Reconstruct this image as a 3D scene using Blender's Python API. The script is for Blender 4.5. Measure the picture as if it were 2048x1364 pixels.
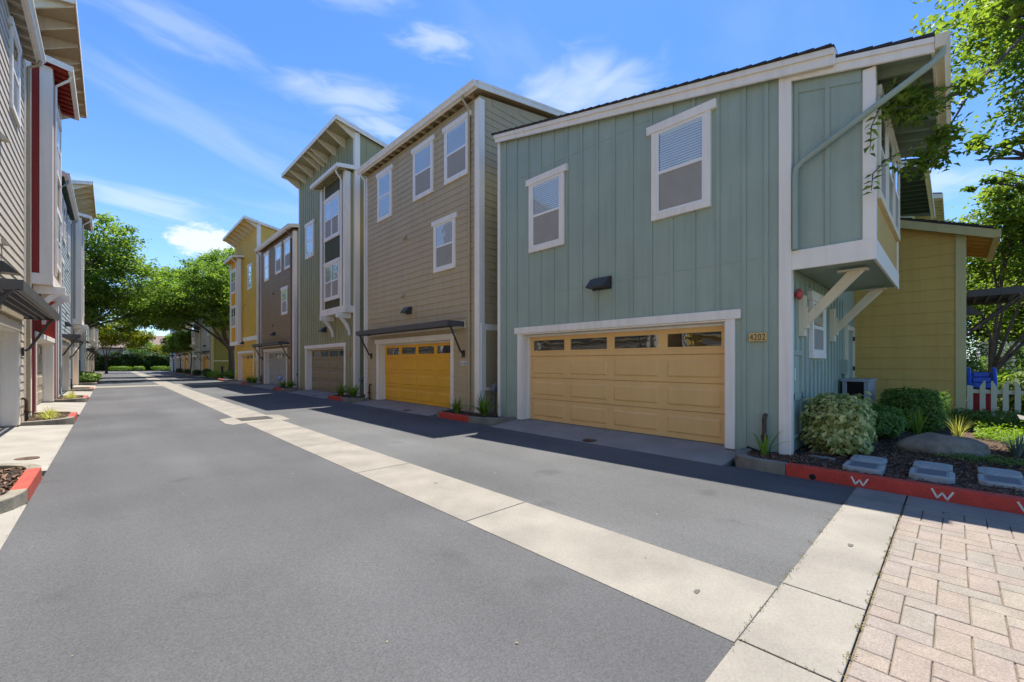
import bpy, bmesh, math, random
import numpy as np
from mathutils import Vector, Matrix, noise
for o in list(bpy.data.objects): bpy.data.objects.remove(o)
S = bpy.context.scene
COL = S.collection
rnd = random.Random(7)
R = math.radians

# ------------------------------------------------------------------ camera
cam = bpy.data.objects.new('camera', bpy.data.cameras.new('camera')); COL.objects.link(cam)
cam.data.sensor_width = 36; cam.data.lens = 36*843/2048
cam.data.shift_y = 43/2048
cam.location = (0, 0, 1.39)
cam.rotation_euler = (R(90), 0, -R(43.643))
cam.data.clip_start = 0.05; cam.data.clip_end = 2000
S.camera = cam
# ------------------------------------------------------------------ light
SUN = Vector((0.26, 0.19, 1.0)).normalized()          # towards the sun
SKY_STRENGTH = 0.10
EXPOSURE = 1.42
S.view_settings.view_transform = 'Standard'; S.view_settings.look = 'None'
S.view_settings.gamma = 1; S.view_settings.exposure = EXPOSURE
sl = bpy.data.lights.new('sun', 'SUN'); sl.energy = 3.45; sl.angle = R(0.5); sl.color = (1, .95, .87)
so = bpy.data.objects.new('sun', sl); COL.objects.link(so)
so.rotation_euler = SUN.to_track_quat('Z', 'Y').to_euler()
W = bpy.data.worlds.new('World'); S.world = W; W.use_nodes = True
WISPS = [((.42, .637, .573), .085, 2.6, .52, -.03), ((.318, .774, .492), .15, 3.0, .52, .02), ((.38, .757, .456), .10, 3.4, .5, -.12), ((.63, .486, .51), .16, 2.2, .58, .12), ((.73, .46, .54), .12, 2.4, .4, -.1),
         ((.117, .888, .402), .26, 6.0, .22, -.32), ((.058, .965, .276), .14, 5.0, .5, -.08), ((.06, .83, .52), .16, 4.0, .3, -.1), ((.30, .70, .63), .12, 3.5, .35, .1), ((.93, .02, .28), .09, 2.5, .5, 0), ((.86, .24, .46), .13, 2.6, .45, .2)]
def build_world():
    nt = W.node_tree; N = nt.nodes; L = nt.links
    N.clear()
    out = N.new('ShaderNodeOutputWorld'); bg = N.new('ShaderNodeBackground')
    bg.inputs['Strength'].default_value = SKY_STRENGTH
    L.new(bg.outputs[0], out.inputs[0])
    sky = N.new('ShaderNodeTexSky'); sky.sky_type = 'NISHITA'; sky.sun_disc = False
    sky.sun_elevation = math.asin(SUN.z); sky.sun_rotation = math.atan2(SUN.x, SUN.y)
    sky.air_density = 1.0; sky.dust_density = 0.4; sky.ozone_density = 2.2
    tc = N.new('ShaderNodeTexCoord')
    sep = N.new('ShaderNodeSeparateXYZ'); L.new(tc.outputs['Generated'], sep.inputs[0])
    def M(op, a, b=None, c=None):
        m = N.new('ShaderNodeMath'); m.operation = op
        for i, v in enumerate((a, b, c)):
            if v is None: continue
            if isinstance(v, (int, float)): m.inputs[i].default_value = v
            else: L.new(v, m.inputs[i])
        return m.outputs[0]
    # wispy cirrus: noise on a plane high over the street, drawn out along one wind direction
    zc = M('MAXIMUM', sep.outputs[2], 0.06)
    u = M('DIVIDE', sep.outputs[0], zc); v = M('DIVIDE', sep.outputs[1], zc)
    cmb = N.new('ShaderNodeCombineXYZ'); L.new(u, cmb.inputs[0]); L.new(v, cmb.inputs[1])
    mp = N.new('ShaderNodeMapping'); L.new(cmb.outputs[0], mp.inputs[0])
    mp.inputs['Rotation'].default_value = (0, 0, R(58)); mp.inputs['Scale'].default_value = (0.5, 1.1, 1)
    mp.inputs['Location'].default_value = (3.1, 1.7, 0)
    n1 = N.new('ShaderNodeTexNoise'); L.new(mp.outputs[0], n1.inputs['Vector'])
    n1.inputs['Scale'].default_value = 1.5; n1.inputs['Detail'].default_value = 9; n1.inputs['Roughness'].default_value = .52
    n1.inputs['Distortion'].default_value = .5
    r1 = N.new('ShaderNodeMapRange'); L.new(n1.outputs[0], r1.inputs[0])
    r1.interpolation_type = 'SMOOTHSTEP'
    r1.inputs[1].default_value = .50; r1.inputs[2].default_value = .86; r1.inputs[3].default_value = 0; r1.inputs[4].default_value = .26
    wisp = r1.outputs[0]
    # single cumulus puffs low over the roofs at the end of the street: directions in the sky
    def puff(d, rad, seed, flat=1.0):
        d = Vector(d).normalized()
        sx = N.new('ShaderNodeVectorMath'); sx.operation = 'SUBTRACT'; L.new(tc.outputs['Generated'], sx.inputs[0]); sx.inputs[1].default_value = d
        sc = N.new('ShaderNodeVectorMath'); sc.operation = 'MULTIPLY'; L.new(sx.outputs[0], sc.inputs[0]); sc.inputs[1].default_value = (1/rad, 1/rad, flat/rad)
        ln = N.new('ShaderNodeVectorMath'); ln.operation = 'LENGTH'; L.new(sc.outputs[0], ln.inputs[0])
        n = N.new('ShaderNodeTexNoise'); n.inputs['Scale'].default_value = 2.2; n.inputs['Detail'].default_value = 7
        n.inputs['Roughness'].default_value = .6
        ad = N.new('ShaderNodeVectorMath'); ad.operation = 'ADD'; L.new(sc.outputs[0], ad.inputs[0]); ad.inputs[1].default_value = (seed, seed, 0)
        L.new(ad.outputs[0], n.inputs['Vector'])
        x = M('ADD', ln.outputs['Value'], M('MULTIPLY', M('SUBTRACT', n.outputs[0], .5), 1.5))
        mr = N.new('ShaderNodeMapRange'); mr.interpolation_type = 'SMOOTHSTEP'; L.new(x, mr.inputs[0])
        mr.inputs[1].default_value = 1.0; mr.inputs[2].default_value = .45; mr.inputs[3].default_value = 0; mr.inputs[4].default_value = .86
        return mr.outputs[0]
    p1 = puff((.172, 1.265, .295), .068, 4.3, 1.7)
    p2 = puff((.245, 1.21, .275), .05, 1.3, 1.5)
    p3 = puff((.125, 1.30, .30), .028, 2.3, 1.6)
    # soft separate cirrus wisps: direction, size, flatness, strength
    def wispy(d, rad, flat, seed, amt, rot=0.0):
        d = Vector(d).normalized(); e = Vector((d.y, -d.x, 0)).normalized(); u_ = d.cross(e)*-1
        c, s_ = math.cos(rot), math.sin(rot); a1 = (e*c+u_*s_)/rad; a2 = (u_*c-e*s_)*flat/rad
        def dot(v):
            x = N.new('ShaderNodeVectorMath'); x.operation = 'DOT_PRODUCT'; L.new(tc.outputs['Generated'], x.inputs[0]); x.inputs[1].default_value = v
            return M('SUBTRACT', x.outputs['Value'], v.dot(d))
        p, q = dot(a1), dot(a2)
        cv = N.new('ShaderNodeCombineXYZ'); L.new(p, cv.inputs[0]); L.new(q, cv.inputs[1]); cv.inputs[2].default_value = seed
        n = N.new('ShaderNodeTexNoise'); n.inputs['Scale'].default_value = 1.5; n.inputs['Detail'].default_value = 6; n.inputs['Roughness'].default_value = .5; n.inputs['Distortion'].default_value = .6
        L.new(cv.outputs[0], n.inputs['Vector'])
        rr = M('SQRT', M('ADD', M('MULTIPLY', p, p), M('MULTIPLY', q, q)))
        x = M('ADD', rr, M('MULTIPLY', M('SUBTRACT', n.outputs[0], .5), 1.6))
        mr = N.new('ShaderNodeMapRange'); mr.interpolation_type = 'SMOOTHERSTEP'; L.new(x, mr.inputs[0])
        mr.inputs[1].default_value = 1.15; mr.inputs[2].default_value = -.1; mr.inputs[3].default_value = 0; mr.inputs[4].default_value = amt*.85
        side = N.new('ShaderNodeVectorMath'); side.operation = 'DOT_PRODUCT'; L.new(tc.outputs['Generated'], side.inputs[0]); side.inputs[1].default_value = d
        return M('MULTIPLY', mr.outputs[0], M('GREATER_THAN', side.outputs['Value'], 0))
    for k, a in enumerate(WISPS): wisp = M('MAXIMUM', wisp, wispy(*a[:3], k*3.7, *a[3:]))
    mx = M('MAXIMUM', M('MAXIMUM', p1, p2), M('MAXIMUM', wisp, p3))
    mix = N.new('ShaderNodeMix'); mix.data_type = 'RGBA'
    L.new(mx, mix.inputs[0])
    tint = N.new('ShaderNodeMix'); tint.data_type = 'RGBA'; tint.blend_type = 'MULTIPLY'; tint.inputs[0].default_value = 1
    L.new(sky.outputs[0], tint.inputs[6])
    tz = N.new('ShaderNodeMapRange'); tz.interpolation_type = 'SMOOTHSTEP'; L.new(sep.outputs[2], tz.inputs[0]); tz.inputs[1].default_value = .0; tz.inputs[2].default_value = .62
    tg = N.new('ShaderNodeMix'); tg.data_type = 'RGBA'; L.new(tz.outputs[0], tg.inputs[0]); tg.inputs[6].default_value = (.62, .77, .92, 1); tg.inputs[7].default_value = (.345, .57, .865, 1)
    L.new(tg.outputs[2], tint.inputs[7])
    L.new(tint.outputs[2], mix.inputs[6]); mix.inputs[7].default_value = (3.9, 4.15, 4.6, 1)
    L.new(mix.outputs[2], bg.inputs[0])
build_world()

# ------------------------------------------------------------------ materials
MATS = {}
def hexlin(h):
    h = h.lstrip('#'); c = [int(h[i:i+2], 16)/255 for i in (0, 2, 4)]
    return tuple(x/12.92 if x <= .04045 else ((x+.055)/1.055)**2.4 for x in c) + (1,)
def mat(name, col, rough=.6, var=.08, vscale=3.0, bump=.0, bscale=60, spec=.4, metal=0, fine=0, fscale=150, detail=4, streak=0):
    """painted / mineral surface: base colour with large soft variation, fine grain and bump, in world space"""
    if name in MATS: return MATS[name]
    m = bpy.data.materials.new(name); m.use_nodes = True; MATS[name] = m
    nt = m.node_tree; N = nt.nodes; L = nt.links; b = N['Principled BSDF']
    if isinstance(col, str): col = hexlin(col)
    col = tuple(col)[:3] + (1,)
    b.inputs['Roughness'].default_value = rough; b.inputs['Specular IOR Level'].default_value = spec
    b.inputs['Metallic'].default_value = metal
    g = N.new('ShaderNodeNewGeometry')
    n = N.new('ShaderNodeTexNoise'); n.inputs['Scale'].default_value = vscale; n.inputs['Detail'].default_value = detail
    L.new(g.outputs['Position'], n.inputs['Vector'])
    mr = N.new('ShaderNodeMapRange'); L.new(n.outputs[0], mr.inputs[0])
    mr.inputs[1].default_value = .3; mr.inputs[2].default_value = .7; mr.inputs[3].default_value = 1-var; mr.inputs[4].default_value = 1+var
    fac = mr.outputs[0]
    if fine:
        n2 = N.new('ShaderNodeTexNoise'); n2.inputs['Scale'].default_value = fscale; n2.inputs['Detail'].default_value = 2
        L.new(g.outputs['Position'], n2.inputs['Vector'])
        m2 = N.new('ShaderNodeMapRange'); L.new(n2.outputs[0], m2.inputs[0])
        m2.inputs[1].default_value = .3; m2.inputs[2].default_value = .7; m2.inputs[3].default_value = 1-fine; m2.inputs[4].default_value = 1+fine
        mm = N.new('ShaderNodeMath'); mm.operation = 'MULTIPLY'; L.new(fac, mm.inputs[0]); L.new(m2.outputs[0], mm.inputs[1]); fac = mm.outputs[0]
    if streak:
        mp = N.new('ShaderNodeMapping'); mp.inputs['Scale'].default_value = (9, 9, .55); L.new(g.outputs['Position'], mp.inputs[0])
        n3 = N.new('ShaderNodeTexNoise'); n3.inputs['Scale'].default_value = 1; n3.inputs['Detail'].default_value = 5; L.new(mp.outputs[0], n3.inputs['Vector'])
        m3 = N.new('ShaderNodeMapRange'); L.new(n3.outputs[0], m3.inputs[0])
        m3.inputs[1].default_value = .45; m3.inputs[2].default_value = .75; m3.inputs[3].default_value = 1; m3.inputs[4].default_value = 1-streak
        mm = N.new('ShaderNodeMath'); mm.operation = 'MULTIPLY'; L.new(fac, mm.inputs[0]); L.new(m3.outputs[0], mm.inputs[1]); fac = mm.outputs[0]
    vm = N.new('ShaderNodeVectorMath'); vm.operation = 'SCALE'; vm.inputs[0].default_value = col[:3]; L.new(fac, vm.inputs['Scale'])
    L.new(vm.outputs[0], b.inputs['Base Color'])
    if bump:
        n4 = N.new('ShaderNodeTexNoise'); n4.inputs['Scale'].default_value = bscale; n4.inputs['Detail'].default_value = 3
        L.new(g.outputs['Position'], n4.inputs['Vector'])
        bp = N.new('ShaderNodeBump'); bp.inputs['Strength'].default_value = bump; bp.inputs['Distance'].default_value = .01
        L.new(n4.outputs[0], bp.inputs['Height']); L.new(bp.outputs[0], b.inputs['Normal'])
    return m
def paint(name, col, **k):
    a = dict(rough=.55, var=.05, vscale=1.3, bump=.12, bscale=45, spec=.35, streak=.11); a.update(k)
    return mat(name, col, **a)
def glass(name='window_glass', tint=(.93, .96, .97), lo=.07, hi=1.9):
    if name in MATS: return MATS[name]
    m = bpy.data.materials.new(name); m.use_nodes = True; MATS[name] = m
    nt = m.node_tree; N = nt.nodes; L = nt.links; N.remove(N['Principled BSDF'])
    tr = N.new('ShaderNodeBsdfTransparent'); tr.inputs[0].default_value = tint+(1,)
    gl = N.new('ShaderNodeBsdfGlossy'); gl.inputs['Roughness'].default_value = .015
    lw = N.new('ShaderNodeLayerWeight'); lw.inputs['Blend'].default_value = .5
    pw = N.new('ShaderNodeMath'); pw.operation = 'POWER'; L.new(lw.outputs['Facing'], pw.inputs[0]); pw.inputs[1].default_value = 5
    fr = N.new('ShaderNodeMath'); fr.operation = 'MULTIPLY_ADD'; L.new(pw.outputs[0], fr.inputs[0]); fr.inputs[1].default_value = .96; fr.inputs[2].default_value = .04
    mu = N.new('ShaderNodeMath'); mu.operation = 'MULTIPLY_ADD'; mu.use_clamp = True; L.new(fr.outputs[0], mu.inputs[0]); mu.inputs[1].default_value = hi; mu.inputs[2].default_value = lo
    # slight waviness of the pane
    g = N.new('ShaderNodeNewGeometry'); nz = N.new('ShaderNodeTexNoise'); nz.inputs['Scale'].default_value = 1.6; L.new(g.outputs['Position'], nz.inputs['Vector'])
    bp = N.new('ShaderNodeBump'); bp.inputs['Strength'].default_value = .05; bp.inputs['Distance'].default_value = .1; L.new(nz.outputs[0], bp.inputs['Height']); L.new(bp.outputs[0], gl.inputs['Normal'])
    mx = N.new('ShaderNodeMixShader'); L.new(mu.outputs[0], mx.inputs[0]); L.new(tr.outputs[0], mx.inputs[1]); L.new(gl.outputs[0], mx.inputs[2])
    L.new(mx.outputs[0], N['Material Output'].inputs[0])
    return m
def leafmat(name, dark, light, trans=.35, rough=.5):
    """leaf colour picked per face between two greens by the face attribute 'tint' (each leaf keeps its own colour)"""
    if name in MATS: return MATS[name]
    m = bpy.data.materials.new(name); m.use_nodes = True; MATS[name] = m
    nt = m.node_tree; N = nt.nodes; L = nt.links; b = N['Principled BSDF']
    at = N.new('ShaderNodeAttribute'); at.attribute_name = 'tint'
    mx = N.new('ShaderNodeMix'); mx.data_type = 'RGBA'; L.new(at.outputs['Fac'], mx.inputs[0])
    mx.inputs[6].default_value = tuple(dark)[:3]+(1,); mx.inputs[7].default_value = tuple(light)[:3]+(1,)
    L.new(mx.outputs[2], b.inputs['Base Color']); b.inputs['Roughness'].default_value = rough; b.inputs['Specular IOR Level'].default_value = .3
    if trans:
        t = N.new('ShaderNodeBsdfTranslucent'); ms = N.new('ShaderNodeMixShader'); ms.inputs[0].default_value = trans
        hs = N.new('ShaderNodeHueSaturation'); hs.inputs['Saturation'].default_value = 1.1; hs.inputs['Value'].default_value = 1.5; L.new(mx.outputs[2], hs.inputs['Color'])
        L.new(hs.outputs[0], t.inputs[0])
        L.new(b.outputs[0], ms.inputs[1]); L.new(t.outputs[0], ms.inputs[2]); L.new(ms.outputs[0], N['Material Output'].inputs[0])
    return m

WHITE = paint('white_trim_paint', (.90, .83, .72), var=.03)
CREAM = paint('cream_trim_paint', (.80, .70, .50), var=.04)
VINYL = mat('white_vinyl_sash', (.86, .83, .78), rough=.35, var=.01)
GREENB = paint('sage_green_paint', (.345, .415, .335))
TAUPE = paint('taupe_paint', (.50, .39, .225))
OLIVEG = paint('olive_green_paint', (.35, .335, .18))
OLIVED = paint('dark_olive_panel_paint', (.10, .095, .055))
BROWN = paint('brown_paint', (.31, .205, .112))
YELLOW = paint('ochre_yellow_paint', (.74, .47, .085))
TAN = paint('tan_siding_paint', (.55, .48, .37))
RED = paint('barn_red_paint', (.30, .028, .018))
BLUEG = paint('blue_grey_paint', (.40, .46, .47))
BEIGE = paint('beige_bay_paint', (.40, .36, .28))
OLIVEY = paint('olive_yellow_paint', (.62, .40, .105))
MOSS = paint('moss_green_paint', (.28, .27, .07))
TEAL = paint('teal_soffit_paint', (.12, .18, .16))
GREYS = paint('grey_siding_paint', (.42, .41, .36))
PALEY = paint('pale_yellow_paint', (.60, .52, .26))
D_TAN = paint('ochre_tan_door_paint', (.84, .515, .20), rough=.45, streak=.04)
D_YEL = paint('golden_yellow_door_paint', (.90, .46, .035), rough=.5, streak=.03)
D_OLV = paint('olive_brown_door_paint', (.28, .225, .125), rough=.45)
D_GRY = paint('grey_door_paint', (.36, .37, .345), rough=.45)
D_BEI = paint('beige_door_paint', (.42, .35, .24), rough=.45)
D_WHT = paint('pale_door_paint', (.6, .58, .52), rough=.45)
DARKM = mat('dark_bronze_metal', (.045, .042, .038), rough=.45, var=.1, spec=.5)
GREYM = mat('awning_grey_metal', (.085, .085, .08), rough=.5, var=.1)
BLACKM = mat('black_void', (.012, .012, .013), rough=.8)
SCREEN = mat('insect_screen_mesh', (.36, .335, .29), rough=.8, var=.05, fine=.15, fscale=400)
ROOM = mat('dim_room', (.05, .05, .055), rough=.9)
BLIND = mat('white_blind', (.80, .84, .82), rough=.6, var=.02)
SHING = mat('roof_shingle', (.05, .047, .045), rough=.9, var=.25, vscale=14, bump=.4, bscale=40)
GLASS = glass()
PIPE = mat('rusty_pipe', (.10, .06, .04), rough=.7, var=.3, vscale=20, metal=.3)
METERG = mat('meter_grey', (.13, .14, .16), rough=.5, var=.1)
BARK = mat('tree_bark', (.085, .068, .055), rough=.9, var=.3, vscale=9, bump=.8, bscale=22)
def asphalt_mat(name='asphalt', col=(.081, .081, .083)):
    m = bpy.data.materials.new(name); m.use_nodes = True
    nt = m.node_tree; N = nt.nodes; L = nt.links; b = N['Principled BSDF']; g = N.new('ShaderNodeNewGeometry')
    def nz(scale, det, lo, hi, a, c, mp=None):
        n = N.new('ShaderNodeTexNoise'); n.inputs['Scale'].default_value = scale; n.inputs['Detail'].default_value = det
        if mp: 
            q = N.new('ShaderNodeMapping'); q.inputs['Scale'].default_value = mp; L.new(g.outputs['Position'], q.inputs[0]); L.new(q.outputs[0], n.inputs['Vector'])
        else: L.new(g.outputs['Position'], n.inputs['Vector'])
        r = N.new('ShaderNodeMapRange'); L.new(n.outputs[0], r.inputs[0]); r.inputs[1].default_value = lo; r.inputs[2].default_value = hi; r.inputs[3].default_value = a; r.inputs[4].default_value = c
        return n, r.outputs[0]
    def mul(a, c):
        x = N.new('ShaderNodeMath'); x.operation = 'MULTIPLY'; L.new(a, x.inputs[0]); L.new(c, x.inputs[1]); return x.outputs[0]
    _, a = nz(.35, 6, .32, .68, .82, 1.22)
    _, tr = nz(.8, 4, .35, .65, .93, 1.06, (1.6, .12, 1))       # tyre-worn lengthwise streaks
    nb, f1 = nz(105, 3, .25, .75, .70, 1.34)
    _, f2 = nz(170, 2, .66, .76, 1.0, 1.8)                      # pale stones
    _, oil = nz(1.7, 2, .66, .76, 1.0, .78)
    _, worn = nz(.9, 3, .60, .72, 1.0, 1.14, (1, .5, 1))
    fac = mul(mul(mul(a, tr), mul(f1, f2)), mul(oil, worn))
    vm = N.new('ShaderNodeVectorMath'); vm.operation = 'SCALE'; vm.inputs[0].default_value = col; L.new(fac, vm.inputs['Scale'])
    L.new(vm.outputs[0], b.inputs['Base Color']); b.inputs['Roughness'].default_value = .82; b.inputs['Specular IOR Level'].default_value = .3
    n5 = N.new('ShaderNodeTexNoise'); n5.inputs['Scale'].default_value = 110; n5.inputs['Detail'].default_value = 3; L.new(g.outputs['Position'], n5.inputs['Vector'])
    bp = N.new('ShaderNodeBump'); bp.inputs['Strength'].default_value = .35; bp.inputs['Distance'].default_value = .006; L.new(n5.outputs[0], bp.inputs['Height']); L.new(bp.outputs[0], b.inputs['Normal'])
    return m
ASPH = asphalt_mat(); ASPH2 = asphalt_mat('weathered_asphalt', (.092, .093, .092))
CONC = mat('pale_concrete', (.232, .212, .178), rough=.85, var=.17, vscale=1.9, fine=.10, fscale=90, bump=.2, bscale=80, detail=7)
CONC2 = mat('driveway_concrete', (.275, .255, .22), rough=.85, var=.14, vscale=1.5, fine=.08, fscale=90, bump=.2, bscale=80, detail=7)
CONC3 = mat('weathered_kerb_concrete', (.21, .19, .15), rough=.9, var=.25, vscale=5, fine=.15, bump=.4, bscale=50, detail=6)
KRED = mat('red_kerb_paint', (.52, .05, .03), rough=.6, var=.14, vscale=6, fine=.12, fscale=60, bump=.25, bscale=40)
KREDF = mat('faded_red_kerb_paint', (.36, .062, .04), rough=.6, var=.14, vscale=6, fine=.12, fscale=60, bump=.25, bscale=40)
SOIL = mat('dark_soil', (.045, .032, .024), rough=1, var=.3, vscale=12, fine=.3, bump=1, bscale=30)
PV = [mat('paver_'+n, tuple(q*.62 for q in c), rough=.9, var=.10, vscale=7, fine=.22, fscale=130, bump=.3, bscale=90) for n, c in
      (('pink', (.40, .325, .27)), ('buff', (.405, .345, .275)), ('grey', (.375, .33, .272)), ('rose', (.39, .33, .28)), ('sand', (.40, .33, .265)), ('greyer', (.38, .325, .27)))]

# ------------------------------------------------------------------ mesh helpers
class Fr:
    """a wall's own frame: a along the wall, o outwards from it, z up"""
    def __init__(s, origin=(0, 0), a=(1, 0), o=(0, 1)): s.g, s.a, s.o = origin, a, o
    def pt(s, a, o, z): return (s.g[0]+a*s.a[0]+o*s.o[0], s.g[1]+a*s.a[1]+o*s.o[1], z)
WORLD = Fr()
RIGHT = Fr((7.27, 0), (0, 1), (-1, 0))
LEFT = Fr((-1.5, 0), (0, 1), (1, 0))
ORG = {}
class MB:
    def __init__(s, fr=WORLD): s.fr = fr; s.V = []; s.F = []; s.M = []
    def add(s, pts, faces, m=0):
        k = len(s.V); s.V += [s.fr.pt(*p) for p in pts]
        for f in faces: s.F.append([k+i for i in f]); s.M.append(m)
    def box(s, a0, a1, o0, o1, z0, z1, m=0):
        s.add([(a0, o0, z0), (a1, o0, z0), (a1, o1, z0), (a0, o1, z0), (a0, o0, z1), (a1, o0, z1), (a1, o1, z1), (a0, o1, z1)],
              [(0, 3, 2, 1), (4, 5, 6, 7), (0, 1, 5, 4), (1, 2, 6, 5), (2, 3, 7, 6), (3, 0, 4, 7)], m)
    def prism(s, poly, ext, m=0):
        n = len(poly); q = [tuple(p[i]+ext[i] for i in range(3)) for p in poly]
        s.add(list(poly)+q, [tuple(range(n)), tuple(range(2*n-1, n-1, -1))]+[(i, (i+1) % n, n+(i+1) % n, n+i) for i in range(n)], m)
    def quad(s, pts, m=0): s.add(pts, [tuple(range(len(pts)))], m)
    def tube(s, pts, r, n=8, m=0):
        P = [Vector(p) for p in pts]; rs = r if isinstance(r, (list, tuple)) else [r]*len(P)
        rings = []; up = Vector((.13, .21, .97))
        for i, p in enumerate(P):
            t = (P[min(i+1, len(P)-1)]-P[max(i-1, 0)])
            if t.length < 1e-6: t = Vector((0, 0, 1))
            t.normalize()
            x = t.cross(up)
            if x.length < .05: x = t.cross(Vector((1, 0, 0)))
            x.normalize(); y = t.cross(x); y.normalize(); up = x.cross(t)
            rings.append([tuple(p+(x*math.cos(2*math.pi*k/n)+y*math.sin(2*math.pi*k/n))*rs[i]) for k in range(n)])
        v = [q for rg in rings for q in rg]; f = []
        for i in range(len(P)-1):
            for k in range(n): f.append((i*n+k, i*n+(k+1) % n, (i+1)*n+(k+1) % n, (i+1)*n+k))
        f.append(tuple(range(n-1, -1, -1))); f.append(tuple((len(P)-1)*n+k for k in range(n)))
        s.add(v, f, m)
    def lathe(s, c, prof, n=16, m=0, axis='z'):
        v = []
        for r_, h in prof:
            for k in range(n):
                t = 2*math.pi*k/n; x, y = r_*math.cos(t), r_*math.sin(t)
                v.append({'z': (c[0]+x, c[1]+y, c[2]+h), 'o': (c[0]+x, c[1]+h, c[2]+y), 'a': (c[0]+h, c[1]+x, c[2]+y)}[axis])
        f = [(i*n+k, i*n+(k+1) % n, (i+1)*n+(k+1) % n, (i+1)*n+k) for i in range(len(prof)-1) for k in range(n)]
        f += [tuple(range(n)), tuple((len(prof)-1)*n+k for k in range(n))]
        s.add(v, f, m)
    def build(s, name, mats, parent=None, smooth=False, bevel=0, org=None, flat=False):
        if not s.V: return None
        if not isinstance(mats, (list, tuple)): mats = [mats]
        o_ = Vector(ORG.get(parent.name, (0, 0, 0))) if parent else Vector(org or (0, 0, 0))
        me = bpy.data.meshes.new(name)
        me.from_pydata([Vector(v)-o_ for v in s.V], [], s.F)
        for m in mats: me.materials.append(m)
        me.polygons.foreach_set('material_index', s.M)
        if not flat:
            bm = bmesh.new(); bm.from_mesh(me); bmesh.ops.recalc_face_normals(bm, faces=bm.faces); bm.to_mesh(me); bm.free()
        if smooth: me.polygons.foreach_set('use_smooth', [True]*len(me.polygons))
        ob = bpy.data.objects.new(name, me); COL.objects.link(ob)
        if parent: ob.parent = parent
        else: ob.location = o_
        ORG[ob.name] = tuple(o_)
        if bevel:
            b = ob.modifiers.new('bevel', 'BEVEL'); b.width = bevel; b.segments = 2; b.limit_method = 'ANGLE'; b.angle_limit = R(40)
        if smooth:
            try: me.set_sharp_from_angle(angle=R(45))
            except Exception: pass
        return ob
def thing(name, label, cat, loc, group=None):
    o = bpy.data.objects.new(name, None); COL.objects.link(o); o.location = loc; o.empty_display_size = .2
    ORG[o.name] = tuple(loc); return tag(o, label, cat, group)
def tag(o, label, cat, group=None):
    o['label'] = label; o['category'] = cat
    if group: o['group'] = group
    return o
def struct(o): o['kind'] = 'structure'; return o

# ------------------------------------------------------------------ text
def text_polys(txt, size):
    cu = bpy.data.curves.new('t', 'FONT'); cu.body = txt; cu.size = size; cu.extrude = 0; cu.space_character = 1.12
    ob = bpy.data.objects.new('t', cu); COL.objects.link(ob)
    dg = bpy.context.evaluated_depsgraph_get(); me = bpy.data.meshes.new_from_object(ob.evaluated_get(dg))
    V = [tuple(v.co) for v in me.vertices]; F = [tuple(p.vertices) for p in me.polygons]
    bpy.data.objects.remove(ob); bpy.data.curves.remove(cu); bpy.data.meshes.remove(me)
    return V, F

# ------------------------------------------------------------------ house pieces
LR = random.Random(12)
def lap(mb, a0, a1, z0, z1, e=.19, o=0.0, clip=None, m=0):
    z = z0
    while z < z1-.01:
        t = min(z+e, z1); b0, b1 = (a0, a1) if not clip else clip(z, t, a0, a1)
        if b1-b0 > .02:
            cuts = [b0]; c = b0+LR.uniform(.6, 3.6)
            while c < b1-.4: cuts.append(c); c += LR.uniform(2.4, 3.66)
            cuts.append(b1)
            for p, q in zip(cuts[:-1], cuts[1:]):
                q -= .004 if q < b1 else 0
                mb.prism([(p, o, z), (p, o+.024, z), (p, o+.008, t), (p, o, t)], (q-p, 0, 0), m)
        z = t
def battens(mb, xs, z0, z1, holes=(), o=0.0, w=.055, t=.022, m=0, ztop=None):
    for a in xs:
        iv = [(z0, ztop(a) if ztop else z1)]
        for (h0, h1, k0, k1) in holes:
            if h0-.03 < a < h1+.03:
                nv = []
                for (p, q) in iv:
                    if k1 <= p or k0 >= q: nv.append((p, q)); continue
                    if k0 > p: nv.append((p, k0))
                    if k1 < q: nv.append((k1, q))
                iv = nv
        for p, q in iv: mb.box(a-w/2, a+w/2, o, o+t, p, q, m)
def frange(a, b, s):
    out = []; x = a
    while x < b: out.append(x); x += s
    return out
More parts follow.
